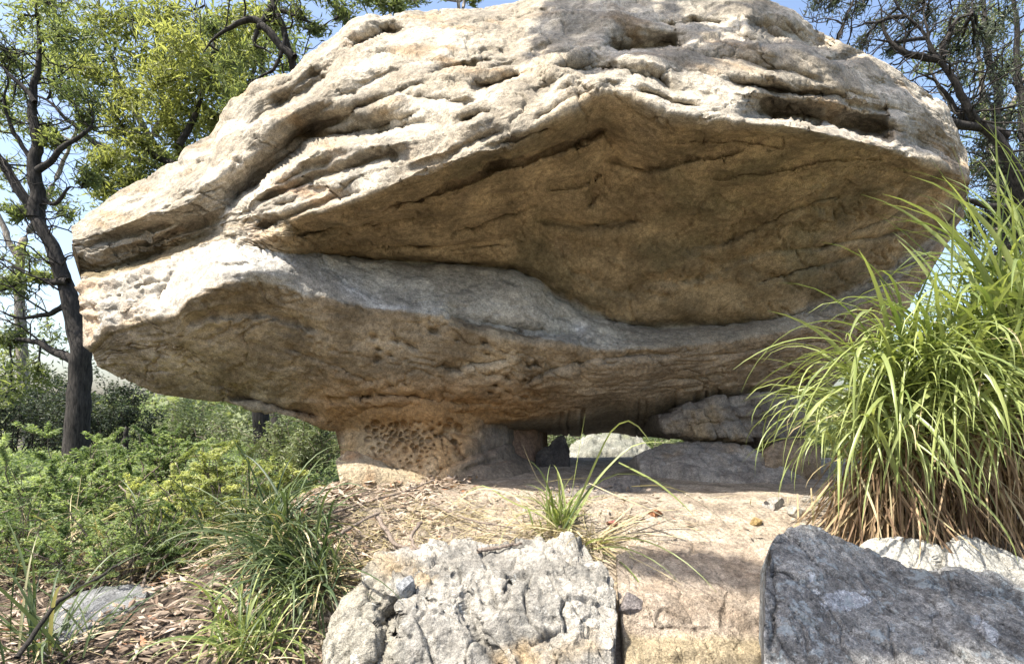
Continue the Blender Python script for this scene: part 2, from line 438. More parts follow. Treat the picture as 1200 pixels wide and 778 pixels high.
for k in range(38):      # lesser bedding ledges that follow the folds
    i_ = int(rs.uniform(12, 138)); j_ = int(rs.uniform(.02, .9) * len(rk.s)); n_ = int(rs.uniform(25, 80))
    js = np.clip(np.arange(j_, j_ + n_, 6), 0, len(rk.s) - 1); ii = np.clip((i_ + np.cumsum(rs.normal(0, 1.2, len(js)))).astype(int), 2, 140)
    rk.notch(np.stack([rk.U0[ii, js], rk.V0[ii, js]], -1), rs.uniform(.04, .11), rs.uniform(5, 11), edge=2.5, fade=.3)
for b_ in [(660,66,24,18,.16,.3),(648,86,22,12,.10,.2),(705,18,30,14,.14,0),(650,12,22,12,.14,.3),(330,100,28,12,.10,-.5),(295,140,14,14,.08,0),(318,128,10,12,.08,0),(430,78,26,14,.10,-.3),
           (1090,185,14,8,.10,.3),(1065,172,10,7,.08,0),(1115,195,12,9,.09,.4),(905,30,36,16,.12,.5),(480,135,24,9,.06,-.2),(760,80,30,10,.08,.1),(560,135,50,18,.09,-.4),(860,0,26,16,.12,0),(1030,85,24,12,.08,.5)]:
    rk.bump(*b_)
# --- shaded underside: cracks and broken ribs
for p_, a_, w_ in [([(716,150),(712,180),(700,205),(690,240),(672,252)], .06, 3.5), ([(560,232),(620,226),(690,205),(706,196)], .035, 3), ([(760,180),(745,205),(725,232)], .05, 10),
                   ([(818,312),(880,298),(950,290),(1020,278),(1085,262)], .05, 3.5), ([(480,292),(520,284),(560,282),(610,276)], .05, 4), ([(390,285),(450,283),(520,288)], .05, 4),
                   ([(300,268),(350,262),(410,258)], .05, 6), ([(800,240),(900,215),(990,200)], .03, 6)]:
    rk.groove(p_, a_, w_)
for p_, a_, w_ in [([(340,282),(400,270),(470,262),(520,252)], .12, 12), ([(560,205),(630,190),(690,168),(720,150)], .16, 14), ([(440,250),(500,236),(560,215),(600,190)], .14, 16), ([(700,190),(760,205),(820,190),(880,180)], .08, 18),
                   ([(620,262),(690,272),(760,262)], .10, 18), ([(880,335),(940,322),(1010,300)], .08, 10), ([(420,296),(480,292),(530,296),(600,290)], .08, 8), ([(560,178),(610,168),(650,150)], .10, 9), ([(700,150),(716,176),(706,200),(684,246)], .10, 16),
                   ([(640,225),(680,222),(712,205)], .07, 9), ([(780,170),(850,168),(930,178)], .06, 12), ([(820,215),(900,205),(980,190),(1050,190)], .06, 14), ([(790,300),(860,285),(930,250),(1000,230)], .07, 16), ([(740,340),(820,330),(890,300)], .06, 12),
                   ([(520,280),(580,262),(640,240)], .08, 12), ([(660,320),(720,345),(790,352)], .05, 9), ([(950,300),(1030,262),(1090,240)], .06, 10)]:
    rk.notch(p_, a_, w_)
# --- lip and lower mass
rk.notch([(330,299),(400,303),(450,309),(540,314),(600,321),(630,331),(650,351),(700,376),(760,387),(850,387),(920,373)], .14, 12, edge=2.2, lip=.3)
for p_, a_, w_ in [([(514,372),(556,384),(610,396),(650,400),(690,402)], .16, 20), ([(640,372),(690,392),(730,402),(770,404)], .05, 8), ([(560,380),(600,386),(640,392)], .06, 6),
                   ([(604,462),(622,452),(640,438),(690,426),(752,420),(800,420)], .09, 9), ([(575,470),(640,462),(720,452),(800,440)], .05, 7), ([(215,388),(245,374),(300,372),(350,384),(380,392)], .08, 8),
                   ([(235,352),(250,372),(252,380)], .06, 5), ([(265,470),(300,474),(345,486),(380,495)], .18, 14), ([(240,452),(300,462),(350,470),(420,480)], .05, 8), ([(400,470),(470,468),(540,476),(600,480)], .06, 9),
                   ([(430,486),(500,482),(560,488)], .06, 6), ([(330,410),(390,430),(440,455)], .05, 10), ([(170,440),(200,438)], .05, 5), ([(520,440),(555,430),(600,425)], .06, 10),
                   ([(830,420),(900,410),(960,398)], .05, 6), ([(700,462),(780,448),(870,436)], .04, 5),
                   ([(98,374),(130,354),(165,342),(200,330)], .05, 7), ([(225,300),(262,282),(290,280)], .05, 8), ([(245,312),(275,318),(300,312)], .06, 8)]:
    rk.notch(p_, a_, w_)
for p_, a_, w_ in [([(215,288),(208,310),(196,335),(188,360)], .06, 5), ([(222,288),(220,315),(212,345)], .04, 4)]: rk.groove(p_, a_, w_)
for b_ in [(610,338,28,18,.10,.2),(500,330,60,12,.04,.05),(300,315,50,14,.06,0),(640,445,26,16,.05,-.4),(150,410,30,20,.05,.3)]: rk.bump(*b_)
rs = np.random.default_rng(12)
for k in range(46):      # small pits in the lower underside
    u_ = rs.uniform(420, 640); v_ = rs.uniform(388, 470); r_ = rs.uniform(1.6, 4.2)
    rk.bump(u_, v_, r_ * 1.7, r_, -0.03 - .01 * r_, 0.2, 3)
for k in range(40):
    u_ = rs.uniform(96, 170); v_ = 350 + rs.normal(0, 18) - .25 * (u_ - 130); r_ = rs.uniform(3, 8)
    rk.bump(u_, v_, r_ * 1.7, r_ * .8, rs.choice([-.01, .022]), -.35, 2)
for k in range(30):
    u_ = rs.uniform(250, 420); v_ = rs.uniform(180, 290); r_ = rs.uniform(2, 5)
    rk.bump(u_, v_, r_ * 2.2, r_, rs.choice([-.035, .03]), -.45, 2)

def boulder_noise(r, P):
    t = r.T[:, None]; s_ = r.s[None, :]
    up = 1 - sstep(1.9, 2.1, t + 0 * s_)
    Q = np.stack([np.broadcast_to(s_ * 16, P.shape[:2]), np.broadcast_to(t * 9, P.shape[:2]), 0 * P[..., 0]], -1)
    W = np.stack([fbm(P * 0.9, 3, 61), fbm(P * 0.9, 3, 62), fbm(P * 0.9, 3, 63)], -1)
    bed = fbm(Q + W * 1.6, 5, 71, 0.55, ridged=True)                 # bedding ribs following the folds
    big = fbm(P * 1.1, 3, 81)
    mid = fbm(P * 4.0 + W, 5, 91, 0.55)
    fine = fbm(P * 17, 4, 95, 0.6)
    pit = np.clip(fbm(P * 7.5 + W * 2, 3, 97) - 0.22, 0, 1)
    lip = sstep(3.9, 4.3, t) * sstep(5.2, 4.8, t)
    shd = sstep(225, 165, r.U0) * sstep(4.0, 4.15, t) * sstep(5.1, 4.95, t)      # broken, cavernous left shoulder
    rough = .075 * fbm(np.stack([P[..., 0] * 3.2 + P[..., 2] * 2, P[..., 1] * 3.2, P[..., 2] * 7 - P[..., 0] * 2], -1), 5, 96, .6, ridged=True) * shd
    amp = 0.9 + 0.1 * up - .4 * lip
    ft, ed = facets(r.U0 / 34 - r.V0 / 60, r.V0 / 15 + r.U0 / 70, 3)
    ft2, ed2 = facets(r.U0 / 13, r.V0 / 7 + r.U0 / 30, 5)
    chips = (.016 * ft + .005 * ft2 - .007 * np.exp(-(ed / .06) ** 2)) * (1 - .6 * lip) * (.75 + .25 * (1 - up)) * sstep(-.25, .15, fbm(P * 1.3, 3, 99))
    crk = 1 - np.abs(fbm(np.stack([P[..., 0] * 1.1 + W[..., 0], P[..., 1] * 1.1, P[..., 2] * 4.2 + P[..., 0] * .9 + W[..., 1] * 2], -1), 4, 98))
    chips = chips - .028 * sstep(.975, 1.0, crk) * (1 - .5 * lip)
    return chips + rough + 0.06 * big + ((0.014 + .004 * (1 - up)) * bed * (1 - .7 * lip) + 0.030 * mid) * amp + 0.008 * fine - 0.05 * pit * (0.3 + .7 * up)

def boulder_colour(r, P):
    t = np.broadcast_to(r.T[:, None], P.shape[:2]).copy(); U = r.U0; V = r.V0
    W = fbm(P * 1.4, 4, 111); W2 = fbm(P * 3.2, 5, 121); W3 = fbm(np.stack([P[..., 0] * 1.2 - P[..., 2] * .6, P[..., 1], P[..., 2] * 4.5 + P[..., 0] * 1.5], -1), 5, 131)
    tt = t + 0.10 * W2
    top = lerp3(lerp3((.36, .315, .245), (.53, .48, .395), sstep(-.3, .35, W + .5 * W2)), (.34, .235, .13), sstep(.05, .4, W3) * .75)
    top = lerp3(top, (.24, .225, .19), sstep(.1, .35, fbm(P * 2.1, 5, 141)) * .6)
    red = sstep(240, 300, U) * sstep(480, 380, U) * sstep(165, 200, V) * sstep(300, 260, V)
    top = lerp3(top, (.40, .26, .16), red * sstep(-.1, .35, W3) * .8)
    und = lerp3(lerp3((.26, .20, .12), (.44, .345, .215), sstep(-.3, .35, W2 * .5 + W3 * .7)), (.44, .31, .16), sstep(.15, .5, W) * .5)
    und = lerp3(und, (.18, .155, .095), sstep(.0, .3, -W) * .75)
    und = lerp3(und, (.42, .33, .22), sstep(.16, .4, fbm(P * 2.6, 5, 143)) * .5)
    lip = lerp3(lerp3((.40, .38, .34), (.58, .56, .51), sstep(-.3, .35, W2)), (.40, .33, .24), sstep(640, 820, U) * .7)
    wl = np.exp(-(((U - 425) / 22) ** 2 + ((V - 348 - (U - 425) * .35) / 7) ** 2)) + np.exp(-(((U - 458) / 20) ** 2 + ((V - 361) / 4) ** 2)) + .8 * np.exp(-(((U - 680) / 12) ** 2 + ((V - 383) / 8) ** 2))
    lip = lerp3(lip, (.72, .72, .72), np.clip(wl * (1 + 1.5 * W2), 0, 1))  # spots of sun on the ledge, painted white into its colour
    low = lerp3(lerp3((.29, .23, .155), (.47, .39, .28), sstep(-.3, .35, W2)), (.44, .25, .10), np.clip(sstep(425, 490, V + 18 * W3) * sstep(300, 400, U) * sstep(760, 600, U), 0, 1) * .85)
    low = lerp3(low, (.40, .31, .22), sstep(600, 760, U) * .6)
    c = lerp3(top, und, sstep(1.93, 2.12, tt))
    leftm = sstep(330, 230, U)                                       # pale left shoulder of the lower mass
    liptop = lerp3(lip, (.50, .46, .39), leftm)
    liptop = lerp3(liptop, (.46, .32, .20), sstep(190, 130, U) * sstep(-.1, .25, W2) * .7)
    W5 = fbm(P * 9, 4, 147, .6)
    c = lerp3(c, top, sstep(2.0, 2.2, t) * sstep(4.0, 3.9, t) * sstep(350, 290, U + 20 * W2) * sstep(230, 260, U))
    c = lerp3(c, liptop, sstep(3.9, 3.97, t + .04 * W5))
    c = lerp3(c, low, sstep(4.94, 5.0, t + .10 * W5))
    return np.clip(c * (1 + .22 * W2[..., None]), 0.02, 0.85)

def boulder_back(r, P):
    e = P[-1]; a = P[0]; s_ = r.s
    tap = np.clip(1 - np.abs(2 * s_ - 1) ** 5, 0.12, 1)[:, None]
    ve = np.array([0, 0, CZ])
    def scale_ray(p, k, dz): return ve + (p - ve) * k + np.array([0, 0, 1]) * dz
    out = []
    ub = np.array([0, 300, 390, 470, 560, 700, 780, 860, 950, 1040, 1300]); vb = np.array([-22, -18, -10, 4, 12, 34, 44, 46, 40, 10, -10])
    ue = CU + F * e[:, 0] / e[:, 1]; dv = np.interp(ue, ub, vb)
    for q in np.linspace(0.15, 1, 6):
        k_ = 1 + .26 * q
        p_ = ve + (e - ve) * k_; p_[:, 2] -= dv * q ** .7 / F * p_[:, 1]
        out.append(e + (p_ - e) * tap)
    mid = (out[-1] + (a + np.array([0, 1.2, 0])))/2 + np.array([0, .3, 0]) * tap
    a_b = a + (np.array([0, 0.9, -.15]) * tap)
    for q in np.linspace(.2, 1, 5): out.append(out[5] * (1 - q) + mid * q)
    for q in np.linspace(.2, 1, 5): out.append(mid * (1 - q) + a_b * q)
    return out

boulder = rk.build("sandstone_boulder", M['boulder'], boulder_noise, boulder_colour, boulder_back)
tag(boulder, "huge overhanging tan sandstone boulder balanced on a narrow honeycombed base", "boulder")

# --- honeycombed pedestal the boulder stands on
pd = Rock([[(384,458,4.55),(430,456,4.42),(520,452,4.42),(580,450,4.75),(625,450,5.3),(640,450,5.7)],
           [(388,486,4.46),(430,484,4.33),(520,480,4.34),(570,480,4.60),(605,484,5.05),(625,490,5.5)],
           [(397,506,4.52),(430,504,4.42),(520,500,4.42),(560,500,4.56),(598,502,4.95),(616,506,5.5)],
           [(404,528,4.46),(430,528,4.32),(500,528,4.28),(550,526,4.36),(595,528,4.7),(613,533,5.4)],
           [(402,556,4.34),(430,558,4.14),(500,558,4.10),(550,552,4.16),(600,552,4.4),(640,550,5.0)],
           [(400,600,4.24),(500,602,3.98),(560,600,4.04),(655,590,4.6)]], 1.2, [16, 18, 26, 34, 26], smooth_s=4, smooth_t=5)
rs = np.random.default_rng(5)
pits = []
for k in range(900):
    u_ = rs.normal(482, 22); v_ = rs.normal(522, 17); r_ = rs.choice([2.2, 3, 4, 5.5], p=[.35, .3, .25, .1])
    if all(math.hypot(u_ - a, v_ - b) > (r_ + c) * 1.12 for a, b, c in pits) and 492 < v_ < 556 and 430 < u_ < 540: pits.append((u_, v_, r_))
for u_, v_, r_ in pits: pd.bump(u_, v_, r_, r_ * .9, -0.018 - .008 * r_, 0, 4)
pd.notch([(505,566),(540,545),(575,530),(640,515)], .10, 8); pd.notch([(400,540),(440,535),(480,560)], .05, 6)
pd.notch([(505,520),(530,508),(555,515),(575,540)], .08, 8); pd.notch([(540,556),(580,545),(630,540)], .08, 6); pd.bump(545,535,14,10,.06,.5); pd.groove([(520,505),(535,525),(550,545)], .08, 3)
def ped_noise(r, P): return 0.07 * fbm(P * 2.6, 4, 15) + 0.012 * fbm(P * 14, 4, 16, .6)
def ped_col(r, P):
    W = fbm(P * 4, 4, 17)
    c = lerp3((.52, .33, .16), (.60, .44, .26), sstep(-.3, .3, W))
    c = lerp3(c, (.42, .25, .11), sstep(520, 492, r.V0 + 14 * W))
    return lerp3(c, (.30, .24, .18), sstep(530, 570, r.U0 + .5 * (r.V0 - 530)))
def back_simple(dy, dz=0.0, n=4):
    def f(r, P):
        e = P[-1]; a = P[0]; out = []
        for q in np.linspace(.2, 1, n): out.append(e + np.array([0, dy, 0]) * q)
        for q in np.linspace(.25, .9, n): out.append((e + np.array([0, dy, 0])) * (1 - q) + (a + np.array([0, dy * .6, dz])) * q)
        return out
    return f
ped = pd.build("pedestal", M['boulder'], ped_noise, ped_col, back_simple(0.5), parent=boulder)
ped["label"] = "honeycomb-pitted orange sandstone foot under the boulder"

# ================================================================== other rocks shaped from their outlines
def rock_noise(a1=.03, a2=.012, k1=3.0, k2=14, sd=0):
    def f(r, P):
        ft, ed = facets(P[..., 0] * 7 + P[..., 2] * 3, P[..., 1] * 7 - P[..., 2] * 3, 10 + sd)
        ft2, ed2 = facets(P[..., 0] * 19, P[..., 1] * 19 - P[..., 2] * 9, 30 + sd)
        return a1 * fbm(P * k1, 5, 200 + sd, .55) + a2 * fbm(P * k2, 4, 210 + sd, .6) + a1 * (.55 * ft + .22 * ft2 - .35 * np.exp(-(ed / .05) ** 2))
    return f
def rock_col(ca, cb, cc=None, sd=0, k=4):
    def f(r, P):
        W = fbm(P * k, 5, 220 + sd); W2 = fbm(P * k * .6, 3, 230 + sd)
        c = lerp3(ca, cb, sstep(-.3, .3, W))
        if cc is not None: c = lerp3(c, cc, sstep(.08, .4, W2))
        return c
    return f
def back_down(zb, dy=0.1):
    """close the rock below: from the front foot under the ground and up to the back edge"""
    def f(r, P):
        e = P[-1].copy(); a = P[0].copy()
        e2 = e.copy(); e2[:, 2] = zb
        a2 = a.copy(); a2[:, 2] = zb; a2[:, 1] += dy
        a3 = a.copy(); a3[:, 2] -= .12; a3[:, 1] += dy * .8
        return [e * .5 + e2 * .5, e2, a2, a2 * .5 + a3 * .5, a3]
    return f

# left foreground rock with pale lichen
r1 = Rock([[(383,742,2.12),(402,706,2.30),(425,668,2.50),(445,650,2.60),(480,641,2.66),(520,634,2.72),(560,632,2.74),(600,640,2.68),(635,630,2.70),(660,624,2.70),(685,634,2.60),(705,655,2.45),(718,688,2.28)],
           [(381,752,2.05),(402,722,2.16),(440,684,2.30),(500,668,2.40),(560,664,2.42),(600,666,2.40),(660,660,2.40),(700,676,2.28),(720,704,2.18)],
           [(379,775,1.95),(420,740,2.04),(480,722,2.08),(560,716,2.10),(640,712,2.10),(700,722,2.06),(722,740,2.02)],
           [(376,830,1.84),(440,800,1.86),(520,790,1.88),(620,788,1.88),(700,790,1.88),(724,800,1.88)],
           [(372,960,1.72),(520,950,1.68),(728,950,1.72)]], 1.5, [36, 50, 56, 46], bulge=[.02, .03, .03, 0], smooth_s=4, smooth_t=3)
for p_, a_, w_ in [([(432,705),(455,735),(470,712),(495,700)], .10, 12), ([(448,740),(462,728),(472,730)], .10, 14), ([(455,668),(480,690),(492,716)], .08, 9), ([(575,672),(592,664),(610,668)], .05, 12), ([(585,700),(600,704),(612,690)], .07, 22),
                   ([(528,670),(560,690),(562,712)], .04, 10), ([(640,660),(680,668),(705,690)], .04, 10), ([(630,730),(680,740),(715,755)], .03, 10)]:
    r1.notch(p_, a_, w_)
for p_, a_, w_ in [([(545,690),(552,720),(565,750),(595,790)], .09, 7), ([(590,725),(605,750),(620,790)], .05, 6), ([(430,690),(470,714),(490,700),(530,712)], .05, 4), ([(470,712),(450,750),(440,790)], .10, 8)]: r1.groove(p_, a_, w_)
for b_ in [(475,676,14,18,.07,0),(500,730,36,24,.05,0),(660,690,40,30,.05,0),(420,735,28,30,.05,.3),(524,704,22,12,.03,0)]: r1.bump(*b_)
def r1col(r, P):
    W = fbm(P * 5, 5, 251); W2 = fbm(P * 2.2, 4, 252)
    c = lerp3((.26, .25, .225), (.45, .43, .385), sstep(-.3, .3, W))
    c = lerp3(c, (.45, .34, .20), sstep(.1, .4, W2) * .8)
    g = sstep(470, 440, r.U0 - .25 * (r.V0 - 700))
    return lerp3(c, (.36, .34, .28), g * .8)
o = r1.build("lichen_rock", M['lichen_rock'], rock_noise(.055, .017, 4.5, 18, 1), r1col, back_down(-.75))
tag(o, "broad pale grey rock crusted with white lichen, left of the dark crack", "rock")

# right foreground rock, blue-grey lichen
r2 = Rock([[(900,650,2.02),(905,630,2.12),(925,621,2.18),(948,616,2.22),(965,620,2.24),(1000,635,2.24),(1035,652,2.22),(1060,664,2.2),(1090,668,2.18),(1125,664,2.2),(1160,672,2.2),(1210,690,2.2),(1290,740,2.1)],
           [(898,664,1.98),(930,646,2.04),(960,644,2.08),(1010,662,2.08),(1060,682,2.06),(1120,682,2.08),(1200,706,2.06),(1295,760,1.95)],
           [(896,720,1.80),(960,712,1.84),(1040,722,1.84),(1120,728,1.84),(1200,744,1.82),(1300,790,1.76)],
           [(894,800,1.62),(1000,800,1.60),(1100,805,1.60),(1310,840,1.58)],
           [(892,980,1.50),(1100,970,1.44),(1320,960,1.46)]], 1.7, [30, 52, 52, 40], bulge=[.015, .02, .02, 0], smooth_s=4, smooth_t=3)
for p_, a_, w_ in [([(1085,668),(1110,700),(1135,730),(1150,762)], .05, 16), ([(1060,668),(1100,672),(1130,662)], .02, 6)]: r2.notch(p_, a_, w_, lip=.5)
for p_, a_, w_ in [([(905,650),(908,700),(905,778)], .03, 5)]: r2.groove(p_, a_, w_)
for b_ in [(1150,740,40,50,.03,.5),(980,690,50,40,.025,0)]: r2.bump(*b_)
def r2col(r, P):
    W = fbm(P * 6, 5, 261)
    c = lerp3((.29, .29, .285), (.50, .50, .485), sstep(-.3, .3, W))
    wl = np.exp(-(((r.U0 - 990) / 32) ** 2 + ((r.V0 - 702 + .15 * (r.U0 - 990)) / 13) ** 2)) + np.exp(-(((r.U0 - 1155) / 16) ** 2 + ((r.V0 - 735 - .9 * (r.U0 - 1155)) / 12) ** 2))
    W4 = fbm(P * 30, 5, 262, .65)
    return lerp3(c, (.70, .74, .80), sstep(.36, .41, wl * (1 + 1.6 * W4)))
o = r2.build("dark_lichen_rock", M['grey_rock'], rock_noise(.034, .012, 4, 20, 2), r2col, back_down(-.75))
tag(o, "shaded blue-grey rock with white lichen splotches in front of the grass clump", "rock")

# lit rock between it and the grass clump
r3 = Rock([[(1005,642,2.52),(1020,632,2.58),(1045,627,2.6),(1085,632,2.6),(1108,640,2.56),(1126,627,2.6),(1145,632,2.6),(1175,645,2.56),(1215,662,2.5),(1290,690,2.4)],
           [(1008,656,2.44),(1050,652,2.46),(1100,656,2.44),(1130,650,2.46),(1180,664,2.42),(1290,720,2.3)],
           [(1012,700,2.34),(1100,700,2.32),(1180,710,2.3),(1290,760,2.24)],
           [(1014,800,2.28),(1290,860,2.2)]], 1.7, [22, 34, 26], bulge=[.02, .02, 0], smooth_s=3, smooth_t=3)
r3.groove([(1108,636),(1104,655),(1100,690)], .05, 6)
o = r3.build("pale_rock", M['lichen_rock'], rock_noise(.03, .01, 4, 18, 3), rock_col((.42, .41, .37), (.56, .55, .50), (.30, .30, .29), 3), back_down(-.6))
tag(o, "pale grey rock wedged between the dark lichen rock and the grass clump", "rock")

# low sandy rock between the two foreground rocks
r4 = Rock([[(722,652,2.62),(745,640,2.74),(780,636,2.78),(830,634,2.8),(870,636,2.76),(905,645,2.62)],
           [(724,690,2.34),(760,680,2.42),(820,678,2.44),(870,682,2.42),(904,690,2.34)],
           [(728,722,2.18),(765,728,2.17),(800,736,2.15),(850,738,2.14),(903,722,2.18)],
           [(732,748,2.14),(770,752,2.13),(810,758,2.12),(850,760,2.11),(902,748,2.14)],
           [(736,850,1.86),(820,850,1.84),(900,850,1.86)],
           [(738,960,1.7),(820,960,1.68),(898,960,1.7)]], 1.5, [36, 40, 22, 52, 20], bulge=[.02, .03, 0, .03, 0], smooth_s=4, smooth_t=2.5)
r4.notch([(735,722),(770,736),(810,742),(845,738)], .03, 6); r4.bump(800,760,50,14,.05); r4.bump(880,730,20,20,-.05); r4.bump(745,672,20,22,-.02)
r4.groove([(855,690),(850,715),(848,740)], .03, 3); r4.bump(770,705,30,18,.03)
def r4col(r, P):
    W = fbm(P * 5, 5, 271); W2 = fbm(P * 16, 4, 272)
    c = lerp3((.42, .34, .26), (.55, .47, .38), sstep(-.3, .3, W))
    c = lerp3(c, (.42, .35, .22), sstep(738, 752, r.V0 + 8 * W2) * .8)
    c = lerp3(c, (.16, .11, .08), sstep(.18, .4, W2) * sstep(800, 860, r.U0) * sstep(660, 690, r.V0) * .8)
    return c
o = r4.build("sandy_rock", M['plain_rock'], rock_noise(.022, .008, 4, 18, 4), r4col, back_down(-.6))
tag(o, "low sandy tan rock between the white lichen rock and the dark lichen rock", "rock")

# --- stones under the overhang
def outline_rock(name, lines, mat, noise, colf, label, cat, step=1.2, rows=None, dy=.5, dz=0, bulge=None, zb=None, grooves=(), notches=(), group=None):
    r = Rock(lines, step, rows or [16] * (len(lines) - 1), bulge=bulge, smooth_s=3, smooth_t=2)
    for g in grooves: r.groove(*g)
    for g in notches: r.notch(*g)
    o = r.build(name, mat, noise, colf, back_down(zb, dy) if zb is not None else back_simple(dy, dz))
    tag(o, label, cat, group)
    return o
GREYB = rock_col((.20, .17, .14), (.33, .29, .24), (.40, .31, .20), 7)
outline_rock("propping_slab", [[(772,487,4.9),(800,474,4.8),(840,464,4.75),(900,458,4.7),(945,462,4.75)],
                               [(774,496,4.8),(800,488,4.66),(860,484,4.58),(900,484,4.56),(945,486,4.6)],
                               [(778,506,4.78),(820,510,4.62),(870,514,4.56),(910,516,4.54),(943,516,4.6)],
                               [(785,512,4.9),(830,520,4.8),(900,528,4.75),(940,528,4.8)]], M['boulder'], rock_noise(.05, .015, 3, 12, 8), GREYB,
             "layered dark rock propping the right side of the boulder's underside", "rock", rows=[20, 26, 14], dy=1.0,
             notches=[([(785,500),(830,500),(880,496),(930,500)], .06, 6), ([(800,486),(850,478),(900,474)], .06, 6)])
outline_rock("round_stone", [[(898,532,4.35),(905,520,4.42),(920,514,4.45),(945,514,4.45),(960,522,4.4)],
                             [(896,545,4.25),(925,535,4.25),(962,540,4.25)], [(898,568,4.25),(930,572,4.22),(962,570,4.25)]], M['boulder'], rock_noise(.02, .01, 4, 16, 9),
             rock_col((.30, .22, .14), (.42, .32, .22), None, 9), "rounded brown stone tucked beside the grass clump under the overhang", "stone", dy=.4, zb=0.0)
outline_rock("grey_slab", [[(745,532,4.7),(780,518,4.78),(830,516,4.7),(880,524,4.55),(920,546,4.25),(945,562,4.05)],
                           [(748,540,4.5),(800,540,4.3),(850,548,4.2),(900,560,4.05),(942,572,3.92)],
                           [(752,546,4.4),(800,552,4.15),(850,562,4.05),(900,572,3.95),(940,580,3.86)],
                           [(752,580,4.35),(850,590,4.0),(940,600,3.8)]], M['boulder'], rock_noise(.03, .012, 4, 16, 10), rock_col((.28, .25, .22), (.44, .40, .35), (.36, .28, .20), 10),
             "flat blue-grey slab lying on the sand under the overhang", "rock slab", rows=[24, 12, 8], zb=.05,
             notches=[([(800,548),(850,545),(900,560)], .05, 6), ([(790,530),(840,528),(880,540)], .04, 6)])
outline_rock("buried_slab", [[(640,585,3.45),(665,572,3.6),(700,562,3.72),(748,556,3.8)], [(642,590,3.38),(680,584,3.45),(720,576,3.55),(750,562,3.74)], [(645,604,3.36),(700,600,3.4),(752,585,3.6)]],
             M['plain_rock'], rock_noise(.02, .01, 5, 18, 11), rock_col((.26, .24, .22), (.38, .34, .30), None, 11), "small pale slab half buried in sand behind the grass tuft", "rock slab", zb=.1)
outline_rock("wedge_stone", [[(628,532,5.1),(645,520,5.12),(658,508,5.14),(664,512,5.12),(668,528,5.1)], [(628,538,5.04),(645,530,5.04),(660,524,5.04),(668,534,5.04)], [(626,550,5.0),(668,550,5.0)]], M['boulder'], rock_noise(.02, .01, 5, 18, 12),
             rock_col((.07, .06, .055), (.14, .12, .10), None, 12), "dark pointed stone standing in the gap under the boulder", "stone", dy=.3, zb=.0)
outline_rock("lit_block", [[(394,540,3.90),(402,531,3.95),(415,528,3.98),(432,535,3.98),(460,545,3.98),(490,556,3.94),(505,564,3.9)], [(396,552,3.76),(425,545,3.78),(460,556,3.78),(504,568,3.76)], [(398,562,3.74),(440,566,3.73),(500,571,3.72)], [(400,600,3.72),(500,602,3.70)]],
             M['plain_rock'], rock_noise(.02, .008, 5, 18, 13), rock_col((.50, .40, .26), (.60, .50, .35), (.45, .28, .15), 13), "sunlit cream block at the foot of the honeycombed pedestal", "stone", zb=.05)
outline_rock("flat_slab", [[(30,745,2.35),(60,712,2.6),(100,690,2.8),(150,684,2.85),(172,692,2.78)], [(44,768,2.16),(80,742,2.3),(120,722,2.42),(170,700,2.66)], [(46,800,2.14),(85,768,2.26),(125,742,2.38),(171,716,2.62)], [(50,860,2.14),(170,760,2.6)]],
             M['plain_rock'], rock_noise(.012, .005, 4, 18, 14), rock_col((.24, .25, .26), (.36, .37, .38), None, 14), "flat grey slab with a straight broken edge among grass and leaf litter", "rock slab", rows=[30, 10, 8], zb=-.4)

outline_rock("sunlit_boulder", [[(655,540,7.6),(668,522,7.8),(690,508,7.9),(720,503,7.9),(748,510,7.8),(772,532,7.6)], [(652,552,7.4),(690,530,7.3),(730,526,7.3),(775,546,7.4)], [(650,580,7.3),(700,580,7.2),(775,580,7.3)]], M['lichen_rock'], rock_noise(.06, .02, 2, 9, 15),
             rock_col((.20, .21, .18), (.36, .36, .31), (.24, .26, .12), 15, 3), "pale sunlit boulder seen through the gap under the overhang", "boulder", zb=-.4)
# loose stones
def loose_stone(name, u, v, size, colr, label, mat='plain_rock', flat=.6, rot=0., sd=0, cat="stone", group=None, depth=None, lift=.3):
    import bmesh
    bm = bmesh.new(); bmesh.ops.create_icosphere(bm, subdivisions=4, radius=1.0)
    V = np.array([v_.co[:] for v_ in bm.verts])
    rr = np.random.default_rng(sd + 100)
    for k in range(14):                       # planar chips
        n = rr.normal(size=3); n /= np.linalg.norm(n); c = rr.uniform(.45, .8)
        dd = V @ n - c; V = V - np.where(dd > 0, dd, 0)[:, None] * n * .97
    V = V * (1 + .08 * fbm(V * 1.6 + sd, 4, sd)[:, None] + .03 * fbm(V * 6, 3, sd)[:, None])
    V = V * np.array([1, .8, flat]) * size
    c, s_ = math.cos(rot), math.sin(rot)
    V = V @ np.array([[c, s_, 0], [-s_, c, 0], [0, 0, 1]])
    for v_, p in zip(bm.verts, V): v_.co = p
    me = bpy.data.meshes.new(name); bm.to_mesh(me); bm.free()
    me.polygons.foreach_set("use_smooth", np.zeros(len(me.polygons), bool))
    W = fbm(V * 20, 3, sd)
    set_col(me, np.asarray(colr) * (1 + .35 * W[:, None]))
    o = link(name, me, M[mat])
    if depth: p = Vector(pix(u, v, depth).tolist())
    else:
        p = ground_at(u, v + size * F / 4 * .3)
        p.z += size * flat * lift
    o.location = p
    tag(o, label, cat, group)
    return o
